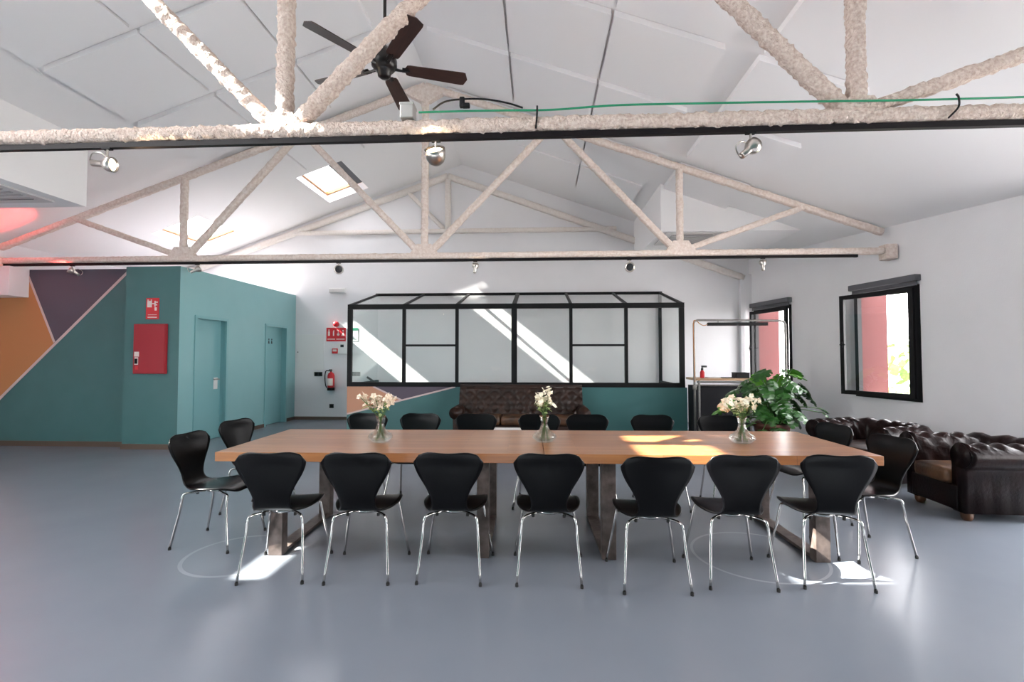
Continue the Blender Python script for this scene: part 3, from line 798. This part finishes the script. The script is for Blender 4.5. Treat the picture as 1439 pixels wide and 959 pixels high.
def make_chair(label):
    t = thing('plywood_chair', label, 'chair', group='black plywood chairs around the long table')
    link('seat_shell', chair_shell(), t)
    for sx in (-1, 1):
        for (yi, yo, fx, fy) in ((.05, .17, .233, .235), (-.06, -.155, .200, -.235)):
            pts = smooth_path([(sx*.07, yi, .402), (sx*.13, yi + (yo - yi)*.6, .402), (sx*.158, yo, .398), (sx*.170, yo + math.copysign(.012, yo), .375), (sx*(.17*.7 + fx*.3), yo*.7 + fy*.3, .27), (sx*fx, fy, .012)], 5)
            lg = MB().tube(pts, .0085, 10).obj('leg', 'chrome', t, True)
            MB().tube([(sx*fx, fy, 0), (sx*fx, fy, .018)], .0105, 10).obj('rubber_foot', 'rubber', lg)
    MB().lathe([(.085, .394), (.085, .412), (.05, .418)], 18).obj('mounting_plate', 'chrome', t, True)
    for sx in (-1, 1): MB().tube([(sx*.10, -.10, .385), (sx*.10, -.10, .405)], .010, 8).obj('bumper', 'rubber', t)
    return t


ch0 = make_chair('')
front = [(-1.702, 3.21, 6, 'black plywood chair leftmost in the row with backs to us'),
         (-1.150, 3.233, 3, 'black plywood chair with its back to us, second from left in near row'),
         (-.562, 3.262, 0, 'black plywood chair with its back to us, third from left in near row'),
         (.064, 3.270, 0, 'black plywood chair with its back to us, in front of the middle vase'),
         (.707, 3.21, 1, 'black plywood chair with its back to us, just left of the sunlit table edge'),
         (1.250, 3.290, -1, 'black plywood chair with its back to us, in front of the right vase'),
         (1.842, 3.320, -4, 'black plywood chair with its back to us at the right end of the near row')]
for i, (x, y, a, lb) in enumerate(front):
    if i == 0: ch0.location = (x, y, 0); ch0.rotation_euler = (0, 0, R(a)); ch0['label'] = lb
    else: dup(ch0, (x, y, 0), R(a), lb)
dup(ch0, (-2.475, 3.66, 0), R(-91), 'black plywood chair at the left table end, nearer one, facing right')
dup(ch0, (-2.60, 4.41, 0), R(-99), 'black plywood chair at the left table end, farther one, by the teal door')
dup(ch0, (2.395, 3.765, 0), R(99), 'black plywood chair at the right table end, nearer one, before the armchair')
dup(ch0, (2.365, 4.42, 0), R(100), 'black plywood chair at the right table end, farther one')
backs = [(-1.80, 'black plywood chair facing us behind the left vase'), (-1.24, 'black plywood chair facing us across the table, between left vase and sofa'),
         (-.645, 'black plywood chair facing us before the left sofa arm'), (.0, 'black plywood chair facing us behind the middle vase'),
         (.50, 'black plywood chair facing us before the right sofa arm'), (1.155, 'black plywood chair facing us before the plain teal half wall'),
         (1.82, 'black plywood chair facing us behind the right vase')]
for x, lb in backs: dup(ch0, (x, 4.775, 0), R(180 + random.uniform(-2, 2)), lb)

# ------------------------------------------------------------------ vases and flowers
def make_vase(label):
    t = thing('glass_vase', label, 'vase', group='glass vases on the long table')
    out = [(.001, .003), (.05, .0), (.066, .012), (.082, .030), (.086, .042), (.076, .060), (.052, .078), (.034, .098), (.026, .125), (.024, .150), (.028, .175), (.036, .200)]
    inn = [(.033, .200), (.025, .175), (.021, .150), (.023, .125), (.031, .098), (.048, .078), (.072, .058), (.081, .042), (.076, .030), (.060, .016), (.001, .012)]
    MB().lathe(out + inn, 32, cap=False).obj('glass_body', 'glass', t, True)
    MB().lathe([(.001, .0135), (.059, .0175), (.074, .031), (.079, .042), (.070, .0575), (.047, .076), (.030, .097), (.024, .118), (.001, .118)], 28, cap=False).obj('water', 'water', t, True)
    return t


v0 = make_vase('flared glass vase at the left, on the left table half')
v0.location = (-1.25, 3.79, .75); v0.scale = (1.14, 1.14, 1.02)
dup(v0, (.047, 3.865, .75), .4, 'flared glass vase on the seam between the two tables')
dup(v0, (1.587, 3.89, .75), .9, 'flared glass vase at the right end of the table row')


def petal_mesh(name, m, r):
    mb = MB()
    for k in range(5):
        a = 2*PI*k/5; d = Vector((math.cos(a), math.sin(a), 0)); e = Vector((-d.y, d.x, 0))
        mb.add([(0, 0, 0), d*r*.6 - e*r*.42 + Vector((0, 0, r*.35)), d*r*1.0 + Vector((0, 0, r*.30)), d*r*.6 + e*r*.42 + Vector((0, 0, r*.35))], [(0, 1, 2, 3)])
    mb.lathe([(r*.22, 0), (r*.2, r*.3), (.001, r*.42)], 6)
    return mb.mesh(name, m, False)


def sprig_mesh():
    return MB().grid(lambda u, v: ((u - .5)*.026*math.sin(PI*min(1, v*.95 + .04)), v*.055, .010*math.sin(v*PI) - .006*abs(u - .5)), 3, 6).mesh('leaf', 'sprig', True)


LEAFM = sprig_mesh()


def bouquet(label, loc, pm, nst, nb, spread, tall, lean, nl, seed, tilt=1.0, dangle=None):
    rr = random.Random(seed)
    t = thing('flower_bouquet', label, 'flowers', loc)
    tips = []
    for k in range(nst):
        a = 2*PI*(k + rr.uniform(-.3, .3))/nst; s = spread*math.sqrt((k % 5 + .6)/5)
        tip = Vector((math.cos(a)*s + lean*tall, math.sin(a)*s*.7, .20 + tall*rr.uniform(.55, 1) - .18*s))
        mid = Vector((math.cos(a)*s*.3, math.sin(a)*s*.25, .22))
        pts = smooth_path([(-math.cos(a)*.03, -math.sin(a)*.03, .022), (math.cos(a)*.008, math.sin(a)*.008, .17), mid, tip], 4)
        MB().tube(pts, [.0022]*len(pts), 5).obj('stem', 'stalk', t); tips.append((mid, tip))
    bms = [petal_mesh('blossom', pm, r) for r in (.015, .021, .027)]
    for k in range(nb):
        mid, tip = tips[k % nst]; f = rr.uniform(.62, 1.05)
        p = mid.lerp(tip, f) + Vector((rr.gauss(0, .016), rr.gauss(0, .016), rr.gauss(0, .014)))
        link('blossom', bms[k % 3], t, p, (rr.uniform(-1.1, 1.1), rr.uniform(-1.1, 1.1), rr.uniform(0, 6)))
    for k in range(nl):
        mid, tip = tips[(k*3) % nst]; p = mid.lerp(tip, rr.uniform(.0, .6)); a = rr.uniform(0, 2*PI)
        link('leaf', LEAFM, t, p, (rr.uniform(-.5, .7), rr.uniform(-.5, .5), a))
    return t


bouquet('airy blush pink flowers in the left vase', (-1.25, 3.79, .753), 'petal_pink', 15, 105, .155, .20, -.10, 20, 3)
bouquet('tall narrow cream blossoms in the middle vase', (.047, 3.865, .753), 'petal', 12, 80, .085, .21, .0, 22, 5)
bouquet('broad spray of cream white blossoms in the right vase', (1.587, 3.89, .753), 'petal', 14, 110, .165, .17, -.14, 14, 9)

# ------------------------------------------------------------------ leather seats
def u_sweep(pathpts, prof, tuft, nrow):
    """sweep a closed profile (outward, up) along a plan path, with button dents on the inner face"""
    h_top = max(p[1] for p in prof) - .06
    P = [Vector((p[0], p[1], 0)) for p in pathpts]; k = len(P); n = len(prof); vs = []; L = 0
    for i in range(k):
        d = (P[min(i+1, k-1)] - P[max(i-1, 0)]).normalized(); o = Vector((d.y, -d.x, 0))
        if i: L += (P[i] - P[i-1]).length
        for j, (a, z) in enumerate(prof):
            q = P[i] + o*a + Vector((0, 0, z))
            if tuft:
                col = L/tuft; row = z/tuft
                dm = abs(math.sin(PI*(col + row)))*abs(math.sin(PI*(col - row)))
                amt = .030*(1 - min(1, dm*1.5))
                c0 = sum(p[0] for p in prof)/n; c1 = sum(p[1] for p in prof)/n
                q -= (o*(a - c0)*1.0 + Vector((0, 0, (z - c1)*.35))).normalized()*amt*(1 if a < 0 or z > h_top else 0)
            vs.append(q)
    fs = [(i*n + j, (i+1)*n + j, (i+1)*n + (j+1) % n, i*n + (j+1) % n) for i in range(k-1) for j in range(n)]
    fs += [tuple(range(n)), tuple(range((k-1)*n, k*n))[::-1]]
    return MB().add(vs, fs)


def roll_profile(h, r):
    """scrolled back/arm cross-section: thin upright wall with a fat roll on top; negative = inside"""
    pts = [(-.05, .075), (-.075, h*.45), (-.07, h - 2*r + .02)]
    for k in range(13):
        a = PI*1.05 - k*PI*1.45/12
        pts.append((r*.55 + math.cos(a)*r*1.05, h - r + math.sin(a)*r))
    pts += [(.085, h - 2*r - .02), (.08, .075)]
    return pts


def dense(pts, step):
    out = []
    for a, b in zip(pts, pts[1:]):
        a, b = Vector(a), Vector(b); m = max(1, int((b - a).length/step))
        out += [a.lerp(b, i/m) for i in range(m)]
    out.append(Vector(pts[-1])); return out


def chesterfield(label, W, D, h, r, loc, rz, mt, worn, ncush=1, armh=None):
    """facing -Y in its own frame, origin at the floor under the middle"""
    t = thing('leather_armchair' if ncush == 1 else 'leather_sofa', label, 'armchair' if ncush == 1 else 'sofa', loc, rz)
    ix = W/2 - 2*r; yb = D/2 - 2*r; rc = .16
    path = dense([(-ix, -D/2 + .03), (-ix, yb - rc)], .035)
    path += [Vector((-ix + rc - rc*math.cos(a), yb - rc + rc*math.sin(a))) for a in [PI/2*k/6 for k in range(1, 6)]]
    path += dense([(-ix + rc, yb), (ix - rc, yb)], .035)
    path += [Vector((ix - rc + rc*math.sin(a), yb - rc + rc*math.cos(a))) for a in [PI/2*k/6 for k in range(1, 6)]]
    path += dense([(ix, yb - rc), (ix, -D/2 + .03)], .035)
    path = [(-p[0], p[1]) for p in path]
    u_sweep(path, [(a, z) for a, z in roll_profile(h, r)], .15, 3).obj('rolled_back_and_arms', mt, t, True)
    MB().rbox((-W/2 + r*1.9, -D/2 + .02, .08), (W/2 - r*1.9, D/2 - r*1.6, .30), .02).obj('base', mt, t, True)
    w_ = 2*(ix - .05)/ncush
    for k in range(ncush):
        x0 = -ix + .05 + k*w_
        cu = MB().rbox((x0 + .006, -D/2 - .01, .29), (x0 + w_ - .006, yb - .05, .43), .045).obj('seat_cushion', worn, t, True)
    for s in (-1, 1):
        MB().lathe([(.02, -.004), (r*.62, 0), (r*.9, .006), (r*.92, .02)], 18, Matrix.Translation((s*(ix + r*.55), -D/2 + .036, h - r)) @ Matrix.Rotation(PI/2, 4, 'X')).obj('arm_scroll', mt, t, True)
        for yy in (-D/2 + .10, D/2 - .22):
            MB().lathe([(.030, 0), (.042, .02), (.05, .085)], 12, Matrix.Translation((s*(ix + .01), yy, 0))).obj('foot', 'wood_foot', t, True)
    return t


chesterfield('dark buttoned leather armchair at the right edge, worn tan along its seat', .98, .98, .68, .115, (4.12, 4.72, 0), R(-92), 'leather_dark', 'leather_worn')
chesterfield('dark buttoned leather armchair below the open window, behind the other armchair', 1.12, .95, .68, .115, (3.86, 5.82, 0), R(-70), 'leather_dark', 'leather')

# centre sofa: tall flat buttoned back, low scroll arms
sf = thing('leather_sofa', 'worn brown leather sofa with a tall buttoned back against the teal half wall', 'sofa', (-.32, 8.55, 0))
def back_fn(u, v):
    x = -1.10 + 2.20*u; z = .30 + .58*v
    c, r_ = x/.115, z/.105
    dm = abs(math.sin(PI*(c + r_)/2))*abs(math.sin(PI*(c - r_)/2)); dent = .022*(1 - min(1, dm*1.6))
    return (x, .02 + .16*v + dent - .035*math.sin(PI*min(1, v*1.02)), z + .012*math.sin(x*9)*v*v*.3)
mb = MB().grid(back_fn, 150, 36)
mb.rbox((-1.10, .16, .25), (1.10, .30, .86), .03)
mb.tube([(-1.10, .235, .865), (1.10, .235, .865)], .055, 12)
mb.obj('backrest', 'leather', sf, True)
MB().rbox((-1.08, -.36, .09), (1.08, .22, .27), .03).obj('base', 'leather', sf, True)
for k in range(3):
    MB().rbox((-.96 + k*.64 + .005, -.44, .27), (-.96 + (k+1)*.64 - .005, .06, .42), .05).obj('seat_cushion', 'leather_worn', sf, True)
for s in (-1, 1):
    MB().rbox((s*1.06 - .08, -.36, .10), (s*1.06 + .08, .18, .44), .03).tube([(s*1.09, -.38, .465), (s*1.09, .2, .465)], .105, 16).obj('arm', 'leather', sf, True)
    MB().lathe([(.02, -.012), (.06, -.01), (.095, 0), (.105, .012)], 18, Matrix.Translation((s*1.09, -.38, .465)) @ Matrix.Rotation(PI/2, 4, 'X')).obj('arm_scroll', 'leather', sf, True)
    for yy in (-.3, .2): MB().lathe([(.025, 0), (.04, .03), (.045, .10)], 12, Matrix.Translation((s*1.0, yy, 0))).obj('foot', 'wood_foot', sf, True)

ct = thing('coffee_table', 'low white coffee table in front of the brown sofa', 'table', (-.42, 6.70, 0))
MB().rbox((-.50, -.28, .37), (.50, .28, .405), .006).obj('tabletop', 'white', ct)
for sx in (-1, 1):
    for sy in (-1, 1): MB().box((sx*.45 - .02, sy*.23 - .02, 0), (sx*.45 + .02, sy*.23 + .02, .37)).obj('leg', 'white', ct)

# ------------------------------------------------------------------ bar counter with pipe gantry
bar = thing('bar_counter', 'bar counter with a pine top and black cloth front beside the half wall', 'counter', (3.25, 9.05, 0))
MB().rbox((-.46, -.30, 1.0), (.55, .30, 1.04), .006).obj('top', 'bartop', bar)
MB().box((-.44, -.22, .02), (.53, .24, .90)).obj('cloth_front', 'bark', bar)
MB().tube([(-.44, -.27, .915), (.53, -.27, .915)], .018, 8).tube([(-.44, -.27, .975), (.53, -.27, .975)], .016, 8).obj('pipe_rail', 'galv', bar)
for x in (-.40, .49): MB().tube([(x, -.27, 0), (x, -.27, 1.0)], .02, 8).obj('leg', 'galv', bar)
tag(MB().rbox((3.04, 8.86, 1.04), (3.26, 9.02, 1.055), .003).obj('paper_stack', 'paper'), 'thin stack of papers on the bar top beside the red bottle', 'papers')
bt = thing('red_bottle', 'small red bottle with a dark spout on the left of the bar top', 'bottle', (2.97, 8.97, 1.04))
MB().lathe([(.035, 0), (.04, .01), (.04, .10), (.025, .13), (.018, .14)], 16).obj('body', 'redsign', bt, True)
MB().lathe([(.02, .14), (.022, .17), (.012, .18), (.01, .215)], 12).rbox((-.012, -.05, .19), (.07, .02, .225), .008).obj('spout', 'dark', bt)
bx = thing('black_case', 'black case on the bar top behind the monstera leaves', 'case', (3.66, 9.0, 1.04))
MB().rbox((-.12, -.10, 0), (.12, .10, .085), .01).obj('body', 'black', bx); MB().rbox((-.122, -.102, .085), (.122, .102, .10), .006).obj('lid', 'black', bx)
st = thing('black_tray', 'flat black tray lying on the bar top', 'tray', (3.38, 8.92, 1.04))
MB().rbox((-.10, -.08, 0), (.12, .08, .014), .004).obj('body', 'black', st)
bb = thing('cloth_bag', 'crumpled blue cloth bag on the floor beside the half wall', 'bag', (2.90, 8.45, 0))
MB().grid(lambda u, v: ((.13 - .05*v)*math.cos(2*PI*u)*(1 + .15*noise.noise((u*9, v*4, 1))), (.10 - .05*v)*math.sin(2*PI*u)*(1 + .2*noise.noise((u*7, v*5, 3))), v*.30 + .03*noise.noise((u*8, v*3, 2))*v), 20, 8, True).obj('body', 'blue', bb, True)
MB().tube(smooth_path([(-.05, 0, .28), (-.03, 0, .36), (.03, 0, .36), (.05, 0, .28)], 5), .008, 6).obj('strap', 'blue', bb)

lf_ = thing('pipe_lamp', 'galvanised pipe gantry with a hanging black bar lamp over the bar', 'lamp', (2.62, 8.3, 0))
pipe = [(0, 0, 0), (0, 0, .9), (0, 0, 1.98), (.015, 0, 2.025), (.06, 0, 2.04), (.7, 0, 2.035), (1.42, 0, 2.025), (1.475, 0, 2.01), (1.50, 0, 1.96), (1.50, 0, .9), (1.50, 0, 0)]
MB().tube(pipe, .019, 10).obj('pipe', 'galv', lf_, True)
MB().lathe([(.028, -.04), (.034, -.03), (.034, .03), (.028, .04)], 14, Matrix.Translation((0, 0, .91))).obj('pipe_clamp', 'galv', lf_, True)
MB().lathe([(.09, 0), (.09, .012), (.03, .02)], 18).obj('foot_plate', 'galv', lf_); MB().lathe([(.09, 0), (.09, .012), (.03, .02)], 18, Matrix.Translation((1.5, 0, 0))).obj('foot_plate', 'galv', lf_)
MB().rbox((.225, -.035, 1.945), (1.205, .035, 2.0), .006).obj('bar_shade', 'black', lf_)
for x in (.40, 1.02): MB().tube([(x, 0, 1.99), (x, 0, 2.03)], .007, 6).obj('hanger', 'galv', lf_)
MB().tube(smooth_path([(.225, 0, 1.965), (.16, 0, 1.95), (.10, 0, 1.98), (.03, -.01, 2.03), (-.012, -.015, 1.98), (-.012, -.022, 1.5), (0, -.024, 1.0)], 5), .007, 6).obj('cable', 'copper', lf_)

# ------------------------------------------------------------------ monstera
def monstera_leaf(L, cuts, m, seed, name='leaf'):
    """heart-shaped blade with deep notches; stem joint at the origin, tip along +y, folded at the midrib and drooping"""
    rr = random.Random(seed); out = []
    n = 34
    for k in range(n + 1):
        f = k/n; a = -.42*PI + f*(.92*PI)          # right half outline from heart lobe to tip
        r = L*(.46 + .20*math.sin(a*.9 + .2) + .02)
        x = math.cos(a)*r*.98*(1 - .1*max(0, math.sin(a))); y = math.sin(a)*r*1.15 + L*.14
        if k > n - 4: x *= (n - k)/4
        c = (f*cuts) % 1.0
        notch = .55 if (c > .72 and .10 < f < .86) else 1.0
        out.append((max(0.0, x*notch), y))
    out[0] = (.0, .0)
    mb = MB()
    for s in (-1, 1):
        for a, b in zip(out, out[1:]):
            ya = max(0, a[1])*.95; yb_ = max(0, b[1])*.95
            q = []
            for (x, y) in ((0, ya), a, b, (0, yb_)):
                q.append((s*x, y, x*.22 - .55*(max(0, y)**2)/L - .9*x*x/L))
            mb.add(q, [(0, 1, 2, 3) if s > 0 else (3, 2, 1, 0)])
    return mb.mesh(name, m, False)


mon = thing('monstera_plant', 'large potted monstera under the lamp gantry, before the far window', 'plant', (3.52, 7.55, 0))
MB().lathe([(.17, 0), (.19, .01), (.245, .36), (.265, .37), (.265, .43), (.245, .43), (.235, .38), (.001, .375)], 28, cap=False).obj('pot', 'pot', mon, True)
MB().lathe([(.232, .385), (.12, .40), (.001, .405)], 20, cap=False).obj('soil', 'soil', mon)
rr = random.Random(21)
lm = [monstera_leaf(1.0, 6, 'leaf', 1), monstera_leaf(1.0, 7, 'leaf', 2), monstera_leaf(1.0, 6, 'leaf_young', 3)]


def add_leaf(tip, size, yaw, pitch, kind, root=None):
    tip = Vector(tip); base = Vector(root) if root else Vector((tip.x*.12 + rr.uniform(-.06, .06), tip.y*.12 + rr.uniform(-.06, .06), .40))
    mid = base.lerp(tip, .55) + Vector((0, 0, .12)) - Vector((tip.x, tip.y, 0))*.12
    MB().tube(smooth_path([base, mid, tip], 6), .0075, 6).obj('stalk', 'stalk', mon, True)
    o = link('leaf', lm[kind], mon, tip, (pitch, rr.uniform(-.35, .35), yaw)); o.scale = (size, size, size)


for k in range(74):
    a = rr.uniform(0, 2*PI); el = rr.uniform(0, 1)
    rad = .20 + .42*math.sqrt(rr.random())*(1 - .35*el)
    tip = (math.cos(a)*rad*.82 - .04, math.sin(a)*rad*.75, .42 + .82*el - .15*rad)
    yaw = math.atan2(-tip[0], tip[1]) + rr.uniform(-.7, .7)
    add_leaf(tip, rr.uniform(.15, .25), yaw, rr.uniform(-1.0, .35), 2 if (el > .8 and k % 2) else k % 2)
for tip, s, kind in (((-.62, -.05, .80), .30, 2), ((-.74, -.1, .66), .28, 2), ((-.5, .0, .92), .24, 0), ((.42, -.05, 1.0), .24, 0), ((.47, -.05, .86), .24, 1), ((-.12, -.1, 1.22), .26, 0), ((.15, -.05, 1.24), .24, 0), ((.36, .1, 1.22), .22, 2), ((-.78, -.1, .20), .28, 0), ((-.86, .05, .08), .26, 2), ((-.5, -.2, .34), .30, 0)):
    add_leaf(tip, s, math.atan2(-tip[0], tip[1]) + rr.uniform(-.3, .3), rr.uniform(-.8, -.1), kind)
add_leaf((.74, .02, .64), .17, R(-70), -.1, 0); add_leaf((.77, .0, .58), .15, R(-140), -.5, 1)

# ------------------------------------------------------------------ wall fittings
fc = thing('fire_hose_cabinet', 'dark red fire hose cabinet on the teal corner wall', 'cabinet', (-5.98, BY, 1.545))
MB().rbox((-.26, -.04, -.385), (.26, 0, .385), .006).obj('body', 'red', fc)
dr = MB().rbox((-.25, -.052, -.375), (.25, -.04, .375), .004).obj('door', 'red', fc)
MB().rbox((-.225, -.056, -.245), (-.165, -.052, -.13), .002).obj('latch_plate', 'sticker', dr)
MB().rbox((-.215, -.066, -.23), (-.175, -.056, -.15), .004).obj('latch', 'black', dr)
MB().box((-.232, -.0535, -.12), (-.155, -.052, -.045)).obj('sticker', 'sticker', dr)
MB().box((-.215, -.0535, -.32), (-.165, -.052, -.265)).obj('sticker', 'redsign', dr)
fs_ = thing('fire_hose_sign', 'red fire hose sign above the cabinet', 'sign', (-5.975, BY, 2.17))
MB().box((-.105, -.006, -.165), (.105, 0, .165)).obj('board', 'redsign', fs_)
mb = MB().box((-.085, -.008, .02), (-.01, -.006, .12)).box((-.085, -.008, .125), (-.06, -.006, .14)).box((-.03, -.008, .125), (-.01, -.006, .14)).box((-.01, -.008, .07), (.03, -.006, .085))
mb.box((.03, -.008, .03), (.05, -.006, .12)).box((.05, -.008, .09), (.085, -.006, .11)).box((.05, -.008, .05), (.075, -.006, .07)).box((.035, -.008, -.03), (.07, -.006, .02))
mb.obj('pictogram', 'sticker', fs_)
MB().box((-.07, -.008, -.10), (.07, -.006, -.092)).box((-.075, -.008, -.142), (.075, -.006, -.128)).obj('text_line', 'sticker', fs_)

yb = YB
fe = thing('fire_extinguisher', 'red fire extinguisher with a white label hanging on the back wall', 'fire extinguisher', (-4.655, yb - .10, .70))
MB().lathe([(.06, 0), (.072, .01), (.075, .05), (.075, .30), (.06, .35), (.025, .375), (.022, .39)], 22).obj('cylinder', 'redsign', fe, True)
MB().lathe([(.078, -.03), (.08, .0), (.079, .035)], 22).obj('boot', 'black', fe, True)
MB().grid(lambda u, v: (.0765*math.sin((u - .5)*1.9), -.0765*math.cos((u - .5)*1.9), .08 + .16*v), 10, 2).obj('label', 'sticker', fe)
MB().tube([(0, 0, .385), (0, 0, .42)], .018, 8).box((-.015, -.07, .41), (.015, .04, .425)).box((-.012, -.085, .43), (.012, .03, .442)).obj('valve', 'black', fe)
MB().tube(smooth_path([(-.02, -.01, .405), (-.10, -.02, .41), (-.125, -.03, .30), (-.115, -.03, .12), (-.085, -.03, .03)], 5), .011, 7).obj('hose', 'black', fe, True)
MB().box((-.02, .07, .22), (.02, .10, .30)).obj('bracket', 'black', fe)
sg = thing('fire_equipment_sign', 'wide red sign with four white pictograms above the extinguisher', 'sign', (-4.59, yb, 1.93))
MB().box((-.225, -.008, -.155), (.225, 0, .155)).obj('board', 'redsign', sg)
for k in range(4):
    x = -.165 + k*.108; mb = MB()
    if k == 0: mb.box((x - .022, -.010, -.03), (x + .022, -.008, .07)).box((x - .012, -.010, .075), (x + .012, -.008, .115))
    elif k == 1: mb.box((x - .013, -.010, -.03), (x + .013, -.008, .075)).box((x - .004, -.010, .075), (x + .018, -.008, .095))
    elif k == 2: mb.lathe([(.03, 0), (.03, .002)], 14, Matrix.Translation((x, -.008, .0)) @ Matrix.Rotation(PI/2, 4, 'X')).box((x - .008, -.010, .03), (x + .008, -.008, .10)).box((x - .03, -.010, .085), (x - .012, -.008, .11))
    else: mb.prism([(x - .035, -.008, -.03), (x + .035, -.008, -.03), (x + .01, -.008, .06), (x - .015, -.008, .02)], (0, -.002, 0)).box((x - .01, -.010, .07), (x + .02, -.008, .10))
    mb.obj('pictogram', 'sticker', sg)
MB().box((-.20, -.010, -.115), (-.02, -.008, -.095)).box((.01, -.010, -.115), (.20, -.008, -.095)).obj('text_line', 'sticker', sg)
hn = thing('alarm_sounder', 'round red alarm sounder above the wide red sign', 'alarm', (-4.585, yb, 2.165))
mr = Matrix.Rotation(PI/2, 4, 'X')
MB().lathe([(.062, 0), (.06, .05), (.05, .075)], 20, mr).obj('base', 'redsign', hn, True); MB().lathe([(.04, .075), (.036, .095), (.01, .10)], 16, mr).obj('dome', 'redsign', hn, True)
cp = thing('fire_call_point', 'small red fire call point under the wide red sign', 'call point', (-4.60, yb, 1.555))
MB().rbox((-.065, -.045, -.058), (.065, 0, .058), .008).obj('body', 'redsign', cp); MB().box((-.045, -.047, -.01), (.045, -.045, .035)).obj('window', 'sticker', cp)
tb = thing('alarm_keypad', 'white wall box with a black screen left of the glass enclosure', 'keypad', (-4.44, yb, 1.61))
MB().rbox((-.10, -.03, -.13), (.115, 0, .13), .01).obj('body', 'white', tb); MB().box((-.035, -.034, .03), (.04, -.03, .09)).obj('screen', 'dark', tb)
ap = thing('access_panel', 'white flush access panel on the back wall beside the teal doors', 'panel', (-5.19, yb, 1.53))
MB().rbox((-.31, -.012, -.40), (.32, 0, .40), .003).obj('door', 'white', ap)
MB().box((-.325, -.008, -.415), (.335, -.001, .415)).obj('frame', 'plaster', ap); MB().lathe([(.012, 0), (.012, .01)], 10, Matrix.Translation((-.28, -.012, 0)) @ mr).obj('lock', 'dark', ap)
def socket(label, x, z, w_, h_, n):
    t = thing('wall_socket', label, 'socket', (x, yb, z)); MB().rbox((-w_/2, -.012, -h_/2), (w_/2, 0, h_/2), .003).obj('plate', 'dark', t)
    for k in range(n): MB().box((-w_/2 + w_/n*k + .012, -.015, -h_/2 + .012), (-w_/2 + w_/n*(k+1) - .012, -.012, h_/2 - .012)).obj('rocker', 'black', t)
socket('black double switch plate between the access panel and the extinguisher', -4.99, 1.03, .185, .095, 2)
socket('small black socket low on the wall under the extinguisher', -4.675, .31, .10, .095, 1)
socket('dark switch plate seen through the left pane of the glass enclosure', -4.13, 1.035, .22, .095, 3)
gs = thing('exit_sign', 'green and white sign seen through the left edge of the glass enclosure', 'sign', (-4.18, yb, 1.93))
MB().box((-.10, -.006, -.15), (.10, 0, .15)).obj('board', 'white', gs); MB().box((-.10, -.008, .09), (.10, -.006, .15)).box((-.085, -.008, .02), (-.02, -.006, .07)).box((-.02, -.008, -.11), (.07, -.006, -.10)).obj('print', 'greensign', gs)
em = thing('emergency_light', 'white emergency light high on the back wall', 'emergency light', (-4.56, yb, 2.93))
MB().rbox((-.19, -.06, -.055), (.19, 0, .055), .012).obj('body', 'white', em); MB().rbox((-.175, -.072, -.04), (.175, -.06, .03), .006).obj('diffuser', 'acwhite', em)
